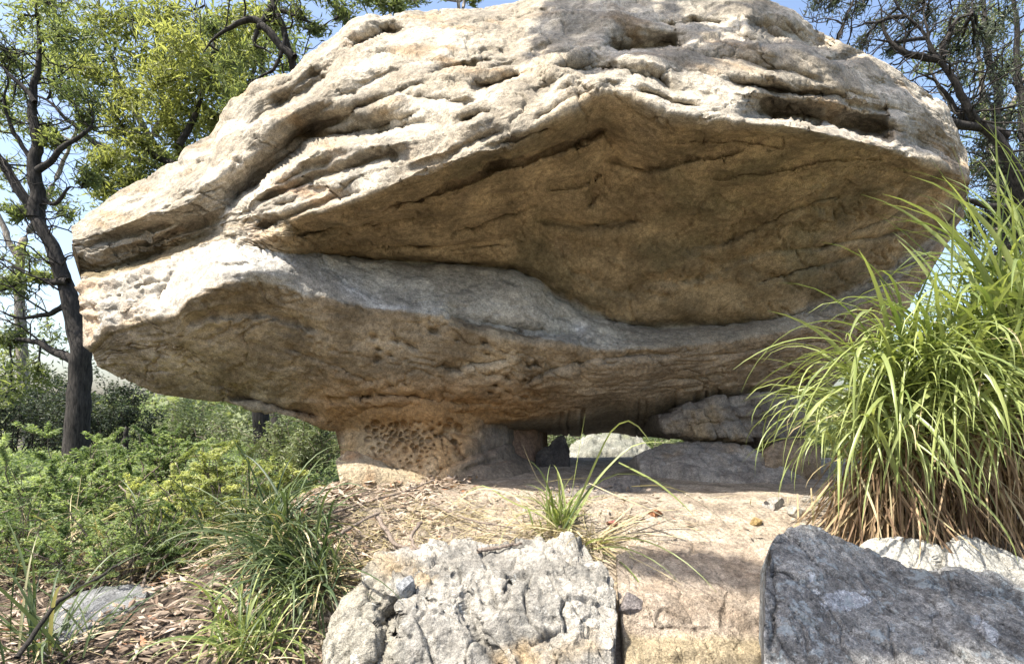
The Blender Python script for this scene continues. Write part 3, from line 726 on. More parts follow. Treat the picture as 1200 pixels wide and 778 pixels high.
stones = [("pale_stone", 905, 590, .085, (.60, .56, .50), "larger bleached white stone at the sunny edge of the boulder's shadow"), ("pale_stone", 932, 600, .075, (.60, .57, .50), "bleached white stone touching the foot of the grass clump"),
          ("pale_stone", 948, 586, .06, (.62, .58, .5), "small bleached stone behind the white stones, against the grass"), ("yellow_stone", 887, 612, .06, (.50, .36, .16), "mustard yellow stone on pale sand near the grass clump"),
          ("orange_stone", 768, 602, .055, (.45, .22, .12), "rounded orange-brown stone on the sand right of the grass tuft"), ("red_stone", 718, 614, .045, (.42, .16, .14), "small reddish stone lying among dry straw"),
          ("cream_stone", 478, 570, .075, (.58, .52, .40), "cream stone chip lying beside the sunlit block")]
for k, (n_, u_, v_, sz, c_, lab) in enumerate(stones): loose_stone(n_, u_, v_, sz, c_, lab, sd=k + 3, rot=k * 1.3)
loose_stone("chipped_stone", 739, 712, .06, (.30, .27, .26), "grey angular stone standing at the edge of the dark crack", depth=2.24, sd=12, flat=1.3)
loose_stone("blue_grey_stone", 478, 684, .048, (.42, .44, .46), "blue-grey chip with an orange face resting on the pale lichen rock", depth=2.22, sd=31, flat=1.1)

# ================================================================== GROUND
def build_ground():
    xs = np.concatenate([-np.geomspace(1500, 7, 34)[:-1], np.linspace(-7, 5, 300), np.geomspace(5, 1500, 34)[1:]])
    ys = np.concatenate([-np.geomspace(200, 1, 14), np.linspace(-.9, 7, 230), np.geomspace(7.1, 2000, 70)])
    X, Y = np.meshgrid(xs, ys)
    Z = H(X, Y)
    P = np.stack([X, Y, Z], -1)
    near = sstep(9, 6, np.hypot(X, Y - 3))
    P[..., 2] += near * (.012 * fbm(P * 6, 4, 301) + .006 * fbm(P * 19, 3, 302))
    W = fbm(P * 1.5, 4, 303); W2 = fbm(P * 7, 4, 304)
    sand = lerp3((.48, .40, .31), (.66, .57, .46), sstep(-.3, .3, W2))
    soil = lerp3((.10, .075, .055), (.24, .19, .15), sstep(-.3, .3, W2))
    green = lerp3((.05, .06, .03), (.11, .12, .06), sstep(-.3, .3, W2))
    w = sstep(-1.25, -.45, X + .3 * W - .1 * (Y - 3)) * sstep(7.5, 5.5, Y)
    c = lerp3(soil, sand, w)
    c = lerp3(c, green, sstep(5.5, 8, np.hypot(X * .9, Y - 1)))
    r_, c_ = X.shape
    idx = np.arange(r_ * c_).reshape(r_, c_)
    q = np.stack([idx[:-1, :-1], idx[:-1, 1:], idx[1:, 1:], idx[1:, :-1]], -1).reshape(-1, 4)
    me = mesh_np("ground", P.reshape(-1, 3), q); set_col(me, c.reshape(-1, 3))
    tag(link("ground", me, M['ground']), "sandy and leaf-strewn ground sloping away to a bushy valley", kind="structure")
build_ground()

# ================================================================== foliage tools
def rnd_attr(me, vals):
    a = me.attributes.new("rnd", 'FLOAT', 'FACE'); a.data.foreach_set("value", np.asarray(vals, np.float32))

def leaves_mesh(name, C, size, asp=.25, droop=.6, seed=0, size_var=.4, val=None):
    """one mesh of folded leaf blades (4 triangles each) centred at C"""
    r = np.random.default_rng(seed); n = len(C)
    ax = r.normal(size=(n, 3)); ax[:, 2] = ax[:, 2] * .5 - droop; ax /= np.linalg.norm(ax, axis=1)[:, None]
    sd_ = np.cross(ax, r.normal(size=(n, 3))); sd_ /= np.linalg.norm(sd_, axis=1)[:, None] + 1e-9
    nm = np.cross(ax, sd_)
    L_ = size * (1 + size_var * r.uniform(-1, 1, n))[:, None]; Wd = L_ * asp * .5
    a = C - ax * L_ * .5; b = C + ax * L_ * .5 + nm * L_ * .12
    m1 = C + sd_ * Wd - nm * Wd * .25; m2 = C - sd_ * Wd - nm * Wd * .25
    V = np.stack([a, m1, b, m2], 1).reshape(-1, 3)
    i = np.arange(n) * 4
    T = np.concatenate([np.stack([i, i + 1, i + 2], -1), np.stack([i, i + 2, i + 3], -1)])
    me = mesh_np(name, V, None, T, smooth=False)
    vv = r.uniform(0, 1, n) if val is None else np.clip(val + r.normal(0, .18, n), 0, 1)
    rnd_attr(me, np.concatenate([vv, vv]))
    return me

def tube(paths, sides=7):
    """paths: list of (points Nx3, radii N) -> V, quads"""
    Vs, Qs, n = [], [], 0
    for pts, rad in paths:
        pts = np.asarray(pts, float); rad = np.asarray(rad, float)
        tg = np.gradient(pts, axis=0); tg /= np.linalg.norm(tg, axis=1)[:, None] + 1e-9
        ref = np.where(np.abs(tg[:, 2:3]) > .9, np.array([[1., 0, 0]]), np.array([[0., 0, 1]]))
        a = np.cross(tg, ref); a /= np.linalg.norm(a, axis=1)[:, None] + 1e-9; b = np.cross(tg, a)
        th = np.linspace(0, 2 * np.pi, sides, endpoint=False)
        ring = pts[:, None] + rad[:, None, None] * (np.cos(th)[None, :, None] * a[:, None] + np.sin(th)[None, :, None] * b[:, None])
        m = len(pts); idx = n + np.arange(m * sides).reshape(m, sides)
        Vs.append(ring.reshape(-1, 3))
        Qs.append(np.stack([idx[:-1], np.roll(idx, -1, 1)[:-1], np.roll(idx, -1, 1)[1:], idx[1:]], -1).reshape(-1, 4))
        n += m * sides
    return np.concatenate(Vs), np.concatenate(Qs)

def wiggle(p0, p1, r, n=8, amp=.12):
    """crooked path between two points"""
    p0 = np.asarray(p0, float); p1 = np.asarray(p1, float); t = np.linspace(0, 1, n)[:, None]
    L_ = np.linalg.norm(p1 - p0)
    off = np.cumsum(r.normal(size=(n, 3)), 0); off -= off[0] * (1 - t) + off[-1] * t
    return p0 * (1 - t) + p1 * t + off * amp * L_ / math.sqrt(n)

def resample(pts, n):
    pts = np.asarray(pts, float); c = np.concatenate([[0], np.cumsum(np.linalg.norm(np.diff(pts, axis=0), axis=1))])
    t = np.linspace(0, c[-1], n); R = np.stack([np.interp(t, c, pts[:, k]) for k in range(pts.shape[1])], -1)
    return gsmooth(R, n / (len(pts) * 3.2), 0)

def make_tree(name, label, limbs, clumps, leafmat, barkmat, seed, leaf=.11, per=260, asp=.22, group=None, twigs=5, cat="tree", droop=.7, bare=2.5):
    """limbs: list of (path points Nx4 incl. radius); clumps: (centre, radius); first limb is the trunk"""
    r = np.random.default_rng(seed)
    root = empty(name, tuple(np.asarray(limbs[0])[0, :3]))
    tag(root, label, cat, group)
    paths = []
    for l in limbs:
        R = resample(l, max(12, len(l) * 7)); n_ = len(R); tt_ = np.linspace(0, 1, n_)
        R[:, :3] += np.stack([fbm(R[:, :3] * 1.7, 3, seed + q) for q in (1, 2, 3)], -1) * .10 * sstep(0, .2, tt_)[:, None]
        paths.append((R[:, :3], np.maximum(R[:, 3] * (1 - .72 * tt_ ** 2.5), .004) * (1 + .10 * perlin(R[:, :3] * 4))))
    V, Q = tube(paths[:1], 14); 
    V = V + (.018 * fbm(V * 5, 3, seed))[:, None] * (V - V.mean(0)) / (np.linalg.norm(V - V.mean(0), axis=1)[:, None] + 1e-9)
    link("trunk", mesh_np("trunk", V, Q), barkmat, root)
    for p_ in paths[1:]:
        V, Q = tube([p_], 8); link("limb", mesh_np("limb", V, Q), barkmat, root)
    tips = np.concatenate([p[0][len(p[0]) // 2:] for p in paths])
    tw, LC, LV = [], [], []
    for p_, rd_ in paths:                              # bare side twigs
        ln = np.linalg.norm(np.diff(p_, axis=0), axis=1).sum()
        for q in range(int(bare * ln)):
            k = r.integers(len(p_) // 3, len(p_)); d = r.normal(size=3); d[2] = d[2] * .7 + .35; d /= np.linalg.norm(d)
            l_ = r.uniform(.4, 1.3); e = p_[k] + d * l_; w = wiggle(p_[k], e, r, 8, .16); r0 = min(rd_[k] * .45, .016)
            tw.append((w, np.linspace(r0, .003, 8)))
            for z_ in range(3):
                d2 = d + r.normal(size=3) * .8; d2 /= np.linalg.norm(d2); k2 = r.integers(2, 7)
                tw.append((wiggle(w[k2], w[k2] + d2 * l_ * r.uniform(.3, .6), r, 6, .16), np.linspace(r0 * .5, .002, 6)))
    for c, rad in clumps:
        c = np.asarray(c, float); rad = np.asarray(rad, float) * np.ones(3)
        k = np.argmin(np.linalg.norm(tips - c, axis=1)); st = tips[k]
        main = wiggle(st, c, r, 8, .10); tw.append((main, np.linspace(.022, .012, 8)))
        shade = r.uniform(.2, .8)
        for j in range(twigs):
            d = r.normal(size=3); d /= np.linalg.norm(d)
            e = c + d * rad * r.uniform(.5, 1.0)
            s0 = main[r.integers(3, 8)]
            w = wiggle(s0, e, r, 6, .14); tw.append((w, np.linspace(.011, .003, 6)))
            m = max(4, per // twigs)
            q = w[r.integers(1, 6, m)] + r.normal(size=(m, 3)) * rad * .27
            q[:, 2] -= np.abs(r.normal(size=m)) * rad[2] * .15
            LC.append(q); LV.append(np.full(m, np.clip(shade + r.normal(0, .15), 0, 1)))
    if tw:
        V, Q = tube(tw, 4); t_ = link("twigs", mesh_np("twigs", V, Q), barkmat, root); t_["kind"] = "stuff"
    if LC:
        LC = np.concatenate(LC); LV = np.concatenate(LV)
        c_ = link("crown", leaves_mesh("crown", LC, leaf, asp, droop, seed, val=LV), leafmat, root); c_["kind"] = "stuff"
    return root

def fix_parent(root):
    for ch in root.children:
        ch.matrix_parent_inverse.identity()
        ch.location = (-root.location[0], -root.location[1], -root.location[2])

def pl(pts, d):   # photo polyline at about depth d -> limb points with radii in metres (width in px given)
    out = []
    for q in pts:
        dd = q[3] if len(q) > 3 else d
        p = pix(q[0], q[1], dd); out.append([*p, q[2] / 2 / F * dd])
    return out
def pc(lst, d, zs=1.0):   # clumps given in photo pixels (u, v, radius px[, depth])
    out = []
    for q in lst:
        dd = q[3] if len(q) > 3 else d
        rp = q[2] / F * dd
        out.append((pix(q[0], q[1], dd), np.array([rp, rp, rp * .8])))
    return out

# ------------------------------------------------------------------ trees
t1 = make_tree("gum_tree", "dark-trunked gum tree with bare crooked limbs left of the boulder",
    [pl([(88,545,27),(92,480,24),(97,430,23),(84,360,19),(76,315,18),(55,275,16),(38,250,15),(15,215,13),(-10,175,15),(-40,120,13),(-70,40,11)], 8.6),
     pl([(42,255,18),(44,220,15),(40,190,13),(42,150,11),(38,110,9),(46,60,7),(40,10,5),(50,-40,4)], 8.6),
     pl([(95,428,14),(70,415,9),(45,400,8),(20,395,7),(-10,398,6)], 8.6), pl([(80,330,9),(50,325,7),(20,330,6),(-10,345,5)], 8.5),
     pl([(44,200,8),(70,180,6),(95,160,5),(110,140,4),(100,110,3)], 8.5), pl([(41,120,6),(20,95,5),(0,75,4),(-20,80,3)], 8.5), pl([(40,190,6),(20,170,5),(5,120,4),(10,70,3)], 8.6),
     pl([(82,350,7),(60,370,6),(30,375,5),(0,360,4)], 8.7), pl([(40,230,6),(60,240,5),(85,215,4),(98,220,3)], 8.6)],
    pc([(20,20,42),(60,5,40),(5,60,30),(75,45,30),(95,110,26),(20,330,22),(40,440,26),(15,455,26),(-10,120,40),(-30,300,40),(100,140,18),(60,165,16),(15,395,20),(50,325,14),(100,205,18),(20,250,16)], 8.6),
    M['gum_leaf'], M['bark'], 41, leaf=.13, per=300, bare=5)
t2 = make_tree("leafy_gum", "bright yellow-green leafy gum rising behind the boulder's left shoulder",
    [pl([(310,560,20),(300,420,18),(270,330,17),(240,250,15),(215,180,13),(190,120,11),(180,60,8),(185,0,6),(190,-60,4)], 10.5),
     pl([(225,250,10),(250,190,8),(270,130,7),(300,80,5),(320,20,4)], 10.2), pl([(220,200,9),(180,180,7),(140,150,6),(120,100,4)], 10.3), pl([(210,170,8),(240,110,6),(250,50,5),(240,0,4)], 10), pl([(222,240,7),(170,235,6),(140,215,5),(120,190,4)], 10.4)],
    pc([(150,60,44),(180,25,44),(220,20,40),(250,60,44),(200,75,40),(150,110,36),(180,130,40),(225,110,40),(265,100,36),(130,140,30),(160,165,34),(205,155,34),(240,140,30),(285,60,34),(300,30,36),(130,185,26),(165,200,26),(110,80,30),(275,20,34),(210,40,40,9.5),(240,85,34,9.5),(180,100,34,9.5),(130,20,36),(120,215,20),(150,215,22)], 10.2),
    M['gum_leaf_bright'], M['bark'], 42, leaf=.155, per=520)
t3 = make_tree("grey_gum", "grey-leaved gum with pale crooked boughs above the boulder's left edge",
    [pl([(374,570,24,8.6),(370,430,22,8.6),(365,300,20,8.5),(360,150,18,8.2),(345,70,15,8),(335,40,14,8),(318,5,13,8),(305,-40,11,8)], 8),
     pl([(345,68,9),(325,50,9),(300,22,9),(275,28,7),(255,42,6),(235,60,4)], 7.9), pl([(318,8,8),(302,35,7),(295,50,5),(318,60,4)], 7.9), pl([(335,40,6),(330,65,5),(322,85,4),(295,92,3)], 7.9), pl([(320,10,6),(345,20,4),(370,32,3),(395,25,3)], 8), pl([(310,-20,7),(350,-30,5),(400,-20,4),(460,-10,3)], 8)],
    pc([(300,55,22),(270,75,24),(320,30,20),(355,15,24),(385,5,22),(420,0,20),(445,2,16),(465,8,12),(285,110,20),(330,-10,30),(250,30,24),(370,35,14),(405,12,14),(270,130,18)], 8.1), M['gum_leaf'], M['bark'], 43, leaf=.11, per=240)
t4 = make_tree("spreading_tree", "dark spreading tree with bare forked limbs beyond the boulder's right shoulder",
    [pl([(1262,560,27,8.2),(1245,440,24,8.1),(1225,330,22,8),(1205,250,19,7.8),(1185,190,17,7.6),(1155,150,15,7.6),(1130,115,13,7.5),(1105,72,10,7.5),(1085,45,8,7.5),(1055,15,6,7.5),(1035,-20,6,7.5)], 7.6),
     pl([(1104,70,9),(1075,68,8),(1055,60,7),(1040,40,5),(1030,10,4)], 7.5), pl([(1105,68,7),(1110,45,6),(1120,25,5),(1140,20,4)], 7.5), pl([(1180,160,11),(1150,150,9),(1120,130,7),(1095,90,5),(1075,86,4)], 7.7),
     pl([(1205,565,22,8.6),(1195,400,19,8.6),(1178,230,17,8.6),(1168,110,13,8.6),(1160,60,12,8.6),(1150,0,11,8.6),(1148,-50,9,8.6)], 8.6), pl([(1232,560,20,9),(1218,400,17,9),(1204,260,15,9),(1195,100,13,9),(1188,40,11,9),(1180,-30,10,9)], 9),
     pl([(1150,150,10,7.6),(1080,138,9),(1005,115,8),(968,80,7),(985,40,7),(1000,5,6),(1005,-30,5)], 7.4), pl([(1190,245,9),(1160,240,8),(1130,232,7),(1100,230,6)], 7.5), pl([(1060,20,5),(1030,25,4),(1000,30,3)], 7.5), pl([(1085,45,5),(1060,50,4),(1020,45,3)], 7.5), pl([(1120,95,5),(1090,60,4),(1080,20,3),(1090,-10,2)], 7.5)],
    pc([(1000,15,18),(1030,30,20),(1050,0,20),(1085,20,22),(1060,35,16),(1115,30,22),(1140,65,24),(1170,30,26),(1190,70,26),(1130,90,20),(1160,110,22),(1190,130,26),(1150,170,24),(1185,190,28),(1150,205,22),(1140,130,18),(1165,235,24),(1195,240,26),(970,10,14),(955,5,14),(1010,50,14),(1040,60,12),(1190,10,30),(1140,0,24),(1150,260,24),(1180,280,28),(1140,285,20),(1165,310,26),(1195,320,26),(1110,50,18),(1150,40,20),(1075,5,16),(1120,60,16)], 8.0),
    M['gum_leaf_grey'], M['bark'], 44, leaf=.075, per=230, twigs=9, bare=7)
t5 = make_tree("bright_crown_tree", "sunny green tree showing behind the forked limbs right of the boulder",
    [pl([(1190,575,22),(1185,420,20),(1180,300,18),(1160,180,14),(1150,90,10),(1140,10,7)], 13), pl([(1160,180,9),(1190,120,7),(1210,60,5)], 13), pl([(1160,160,8),(1110,120,6),(1090,80,4)], 13)],
    pc([(1130,40,34),(1170,20,36),(1100,70,26),(1160,90,34),(1195,60,34),(1190,140,34),(1150,140,26),(1195,220,34),(1160,260,30),(1140,200,22),(1125,250,20),(1190,300,34)], 13), M['gum_leaf'], M['bark_pale'], 45, leaf=.17, per=240)
t6 = make_tree("slender_sapling", "thin pale-stemmed sapling poking above the boulder's crest",
    [pl([(548,580,11),(548,400,10),(545,200,9),(540,80,8),(533,10,7),(540,-30,5),(545,-80,3)], 8.5), pl([(536,20,4),(548,-10,4),(552,-60,3)], 8.5)], pc([(490,-10,16),(520,-20,16),(555,-2,8),(470,0,12)], 8.5), M['gum_leaf'], M['bark_pale'], 46, leaf=.10, per=200)
t7 = make_tree("distant_gum", "hazy thin gum standing far behind the dark-trunked gum",
    [pl([(30,555,14),(25,400,12),(20,300,10),(60,220,8),(90,160,6),(100,100,4)], 15), pl([(20,300,7),(-10,240,6),(-20,180,4)], 15)],
    pc([(80,110,26),(100,170,24),(60,230,22),(30,300,24),(10,200,30),(90,250,20),(20,420,26),(60,400,20),(110,60,30),(0,340,24),(30,140,24),(60,70,30)], 15), M['gum_leaf'], M['bark_pale'], 47, leaf=.2, per=190)
# tall gum standing beside the path: its boughs throw the dapples on the boulder's crest and the dark rock
def q3(*a): return [list(x) for x in a]
t8 = make_tree("overhead_gum", "tall gum beside the path whose boughs dapple the rocks with shade",
    [q3((2.6,-2.4,-.8,.20),(2.5,-2.3,1.5,.18),(2.2,-1.9,3.6,.15),(1.6,-1.2,5.4,.12),(1.0,0,6.8,.09),(.4,1.6,7.8,.06),(-.4,3.4,8.0,.04)),
     q3((1.8,-1.4,4.8,.09),(.8,-.6,5.4,.06),(-.4,.2,5.6,.04),(-.9,.5,5.5,.025)), q3((1.0,0,6.8,.07),(1.2,1.6,7.3,.05),(1.0,2.8,7.3,.03)), q3((.6,1.2,7.6,.05),(1.8,2.2,7.8,.03),(2.4,2.8,7.6,.02))],
    [(np.array(pix(u, v, d)) + np.array(SUN) * t, (rx * .72, ry * .72, rz * .72)) for u, v, d, t, rx, ry, rz in
      [(960,660,2.0,6.2,.42,.3,.3),(1010,720,1.9,6.2,.42,.35,.3),(1080,700,2.0,6.2,.42,.35,.3),(1150,720,2.0,6.2,.42,.35,.3),(940,750,1.8,6.2,.4,.3,.3),(1180,760,1.9,6.2,.45,.35,.3),(780,655,2.6,6.6,.3,.14,.15),
       (690,60,3.7,5.2,.22,.16,.3),(660,25,4.2,5.0,.22,.16,.3),(740,95,3.4,5.4,.26,.14,.3),(640,78,3.6,5.2,.14,.12,.2),(800,120,3.3,5.6,.22,.10,.2),
       (960,90,3.7,5.4,.4,.22,.3),(1030,120,3.7,5.4,.45,.25,.3),(1080,140,3.9,5.3,.4,.25,.3),(900,125,3.5,5.5,.3,.10,.2),(1000,140,3.6,5.5,.35,.14,.2),(930,40,4.1,5.2,.3,.2,.3),(680,40,4.0,5.0,.24,.18,.3),(715,75,3.6,5.2,.24,.16,.3),(655,60,3.8,5.1,.2,.14,.2),(1060,100,4.0,5.3,.4,.25,.3),(980,70,3.8,5.3,.35,.2,.3),(1100,165,4.0,5.3,.35,.2,.3),(1040,150,3.7,5.4,.35,.14,.2),(1020,105,3.9,5.2,.4,.24,.3),(1070,125,4.0,5.2,.4,.24,.3),(1000,128,3.7,5.3,.4,.16,.2),(1085,160,3.9,5.2,.36,.2,.3),(940,112,3.6,5.4,.32,.14,.2),(700,48,3.9,5.1,.24,.16,.2),(735,82,3.5,5.2,.24,.14,.2)]],
    M['gum_leaf'], M['bark'], 48, leaf=.14, per=600, asp=.3)
rr_ = np.random.default_rng(333)
t9 = make_tree("olive_gum", "broad olive-leaved gum filling the sky behind the yellow-green gum",
    [pl([(330,560,18),(320,400,17),(280,300,15),(200,200,13),(150,120,10),(120,40,7),(110,-40,5)], 13), pl([(280,300,11),(300,180,9),(310,80,7),(300,0,5)], 13), pl([(200,200,9),(110,170,7),(60,120,5),(20,100,4)], 13), pl([(180,160,8),(220,80,6),(230,0,4)], 13)],
    pc([(rr_.uniform(-10, 350), rr_.uniform(-20, 70) + (25 if q % 3 else 110) * rr_.uniform(.3, 1.2), rr_.uniform(20, 36), rr_.uniform(12, 14)) for q in range(27)], 13), M['gum_leaf'], M['bark'], 49, leaf=.2, per=210)
for t in (t1, t2, t3, t4, t5, t6, t7, t8, t9): fix_parent(t)

# ------------------------------------------------------------------ bushes
def make_bush(name, label, u, v_base, d, w_px, h_px, mat, seed, n=5000, leaf=.03, asp=.4, stems=26, group=None, droop=.0, lean=0, ground=True, feathery=False, cat="bush", stemmat='stick'):
    r = np.random.default_rng(seed)
    base = pix(u, v_base, d)
    if ground: base[2] = Hs(base[0], base[1]) - .03
    w = w_px / F * d / 2; h = h_px / F * d
    root = empty(name, tuple(base)); tag(root, label, cat, group)
    paths, LC, LV = [], [], []
    for k in range(stems):
        a = r.uniform(0, 2 * np.pi); rad = math.sqrt(r.uniform(0, 1))
        tip = np.array([math.cos(a) * rad * w + lean * h, math.sin(a) * rad * w * .8, h * (1 - .45 * rad ** 2) * r.uniform(.65, 1.08)])
        st = np.array([math.cos(a) * rad * w * .25, math.sin(a) * rad * w * .25, 0])
        p = wiggle(st, tip, r, 9, .10); paths.append((p, np.linspace(.010, .003, 9) * (d / 5) ** .5))
        m = n // stems; shade = r.uniform(.1, .9)
        for j in range(5):
            i0 = r.integers(3, 9); dr = r.normal(size=3); dr[2] = abs(dr[2]) * .6; dr /= np.linalg.norm(dr)
            e = p[i0] + dr * r.uniform(.12, .34) * min(w, h)
            b = wiggle(p[i0], e, r, 5, .08); paths.append((b, np.linspace(.004, .0015, 5) * (d / 5) ** .5))
            t = r.uniform(.1, 1.05, m // 5)[:, None]
            LC.append(p[i0] * (1 - t) + e * t + r.normal(size=(m // 5, 3)) * (.012 if feathery else .06) * max(.5, min(w, h))); LV.append(np.full(m // 5, np.clip(shade + r.normal(0, .12), 0, 1)))
    V, Q = tube(paths, 4); s_ = link("stems", mesh_np("stems", V, Q), M[stemmat], root); s_["kind"] = "stuff"
    LC = np.concatenate(LC); LV = np.concatenate(LV)
    f_ = link("foliage", leaves_mesh("foliage", LC, leaf, asp, droop, seed, val=LV), mat, root); f_["kind"] = "stuff"
    return root

bk = "bushes on the slope left of the boulder"
make_bush("yellow_bush", "fine-leaved yellow-green bush below the boulder's left overhang", 262, 625, 3.75, 210, 125, M['bush_yellow'], 61, n=26000, leaf=.033, asp=.3, stems=46, group=bk, feathery=True)
make_bush("green_bush", "soft green feathery bush beside the flat grey slab", 150, 690, 3.1, 200, 110, M['bush_green'], 62, n=14000, leaf=.024, asp=.32, stems=44, group=bk, feathery=True)
make_bush("green_bush", "lush green bush growing in front of the dark-trunked gum", 70, 610, 4.4, 240, 110, M['bush_green'], 63, n=18000, leaf=.036, asp=.34, stems=44, group=bk, feathery=True)
make_bush("green_bush", "green bush between the lush bush and the yellow bush", 180, 590, 5.4, 150, 80, M['bush_green'], 64, n=12000, leaf=.042, asp=.32, stems=34, group=bk, feathery=True)
make_bush("grey_bush", "thin grey-green bush leaning over the bleached litter", 30, 700, 3.2, 190, 100, M['bush_green'], 65, n=9000, leaf=.024, asp=.3, stems=34, group=bk, feathery=True)
make_bush("pale_bush", "pale green bush beyond the yellow bush, under the overhang", 350, 560, 7.5, 130, 80, M['bush_pale'], 66, n=8000, leaf=.05, asp=.35, stems=36, group=bk)
far = "bushes at the edge of the valley"
for k, (u_, v_, d_, w_, h_, mt, lab) in enumerate([
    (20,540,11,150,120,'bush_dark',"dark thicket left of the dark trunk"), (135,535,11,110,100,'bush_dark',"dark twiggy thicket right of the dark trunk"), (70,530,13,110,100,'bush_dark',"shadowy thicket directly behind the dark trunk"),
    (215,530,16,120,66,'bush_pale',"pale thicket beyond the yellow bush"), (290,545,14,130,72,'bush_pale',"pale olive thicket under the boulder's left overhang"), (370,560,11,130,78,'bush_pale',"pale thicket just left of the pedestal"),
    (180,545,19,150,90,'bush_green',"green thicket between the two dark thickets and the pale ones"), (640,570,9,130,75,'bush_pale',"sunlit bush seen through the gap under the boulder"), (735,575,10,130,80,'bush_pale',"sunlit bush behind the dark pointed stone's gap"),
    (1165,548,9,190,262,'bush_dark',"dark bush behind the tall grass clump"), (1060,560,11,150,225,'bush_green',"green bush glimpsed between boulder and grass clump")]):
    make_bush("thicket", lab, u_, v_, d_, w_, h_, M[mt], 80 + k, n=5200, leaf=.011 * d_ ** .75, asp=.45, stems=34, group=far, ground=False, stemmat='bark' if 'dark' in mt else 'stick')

# low undergrowth between the bushes: nobody could count its leaves
r_ = np.random.default_rng(98); n_ = 48000
yy = 3.6 + 14 * r_.uniform(0, 1, n_) ** 1.5; xx = -(1.55 + .05 * (yy - 3.6)) - r_.uniform(0, 1, n_) * (.25 + .9 * yy)
hh = np.clip(.16 + .5 * fbm(np.stack([xx * .8, yy * .8, 0 * xx], -1), 3, 401), .02, .6) * (.5 + .06 * yy)
zz = H(xx, yy) + hh * r_.uniform(0, 1, n_) ** .6
o = link("undergrowth", leaves_mesh("undergrowth", np.stack([xx, yy, zz], -1), .06, .35, .1, 6, val=np.clip(.5 + .9 * fbm(np.stack([xx, yy, zz], -1) * 1.1, 3, 402), 0, 1)), M['bush_green'])
tag(o, "low soft green undergrowth covering the slope between the bushes", "undergrowth", kind="stuff")

# distant wood across the valley: one mass nobody could count
r_ = np.random.default_rng(99)
n_ = 60000
yy = r_.uniform(22, 90, n_); xx = r_.uniform(-1.3, 1.3, n_) * yy
zz = H(xx, yy) + np.abs(r_.normal(size=n_)) ** .7 * (2.2 + 2.2 * perlin(np.stack([xx * .12, yy * .12, 0 * xx], -1))) * (1 + yy / 120)
zz = np.minimum(zz, CZ + .01 * yy)
o = link("distant_wood", leaves_mesh("distant_wood", np.stack([xx, yy, zz], -1), .75, .5, .1, 5, val=np.clip(.5 + perlin(np.stack([xx * .2, yy * .2, zz * .3], -1)), 0, 1)), M['bush_pale'])
tag(o, "pale green wood covering the valley below the rocks", "wood", kind="stuff")

# ------------------------------------------------------------------ grasses
def blade_curve(p0, az, el, L_, bend, n=9, twist=0.0, power=1.3, floor=True):
    t = np.linspace(0, 1, n); e = el - bend * t ** power; a = az + twist * t
    d = np.stack([np.cos(e) * np.cos(a), np.cos(e) * np.sin(a), np.sin(e)], -1) * (L_ / (n - 1))
    P = np.asarray(p0)[None] + np.concatenate([np.zeros((1, 3)), np.cumsum(d[:-1], 0)])
    return P
def blade_geo(P, w, r):
    n = len(P); tg = np.gradient(P, axis=0); tg /= np.linalg.norm(tg, axis=1)[:, None] + 1e-9
    ref = np.array([r.normal() * .4, r.normal() * .4, 1.0])
    sd_ = np.cross(tg, ref); sd_ /= np.linalg.norm(sd_, axis=1)[:, None] + 1e-9
    up = np.cross(sd_, tg)
    t = np.linspace(0, 1, n); ww = w * .5 * np.clip(np.minimum(.55 + 2.5 * t, 1), 0, 1) * (1 - t ** 3.0) + .0004
    V = np.stack([P + sd_ * ww[:, None] + up * ww[:, None] * .35, P, P - sd_ * ww[:, None] + up * ww[:, None] * .35], 1).reshape(-1, 3)
    i = np.arange(n - 1) * 3
    Q = np.concatenate([np.stack([i, i + 1, i + 4, i + 3], -1), np.stack([i + 1, i + 2, i + 5, i + 4], -1)])
    return V, Q
def add_blades(root, curves, mat, r, part="blade", joined=False, val=(0, 1)):
    loc = np.array(root.location)
    if joined:
        Vs, Qs, vals, n = [], [], [], 0
        for P, w in curves:
            V, Q = blade_geo(P - loc, w, r); Vs.append(V); Qs.append(Q + n); n += len(V); vals += [r.uniform(*val)] * len(Q)
        me = mesh_np(part, np.concatenate(Vs), np.concatenate(Qs)); rnd_attr(me, vals)
        o = link(part, me, mat); o.parent = root; o["kind"] = "stuff"
        return
    for P, w in curves:
        V, Q = blade_geo(P - loc, w, r); me = mesh_np(part, V, Q); rnd_attr(me, [r.uniform(*val)] * len(Q))
        o = link(part, me, mat); o.parent = root

# the big clump on the right
r_ = np.random.default_rng(140)
gp = ground_at(1100, 650); gp = Vector((1.98, 2.62, Hs(1.98, 2.62)))
clump = empty("grass_clump", gp); tag(clump, "tall arching green grass clump with a brown skirt of dead leaves right of the boulder", "grass clump")
def hp(u, v, d): return pix(u + 44, v, d)
def clump_curves(n, heads, seed, Lr, wr, elr, bendr, azr=None, spread=.12):
    r = np.random.default_rng(seed); out = []
    for k in range(n):
        h = heads[r.integers(len(heads))]
        p = np.array(h) + r.normal(size=3) * np.array([spread, spread * .8, spread * .6])
        az = r.uniform(0, 2 * np.pi) if azr is None else r.uniform(*azr)
        out.append((blade_curve(p, az, r.uniform(*elr), r.uniform(*Lr), r.uniform(*bendr), 11, r.normal() * .3, r.uniform(1.1, 2.6)), r.uniform(*wr)))
    return out
heads = [tuple(hp(1100, 470, 2.75)), tuple(hp(1150, 440, 2.7)), tuple(hp(1050, 500, 2.8)), tuple(hp(1190, 430, 2.6)), tuple(hp(1010, 540, 2.85))]
PI = math.pi
add_blades(clump, clump_curves(85, heads[:4], 141, (.6, 1.05), (.019, .031), (1.0, 1.5), (2.0, 3.0), (PI * .75, PI * 1.65)), M['blade'], r_)
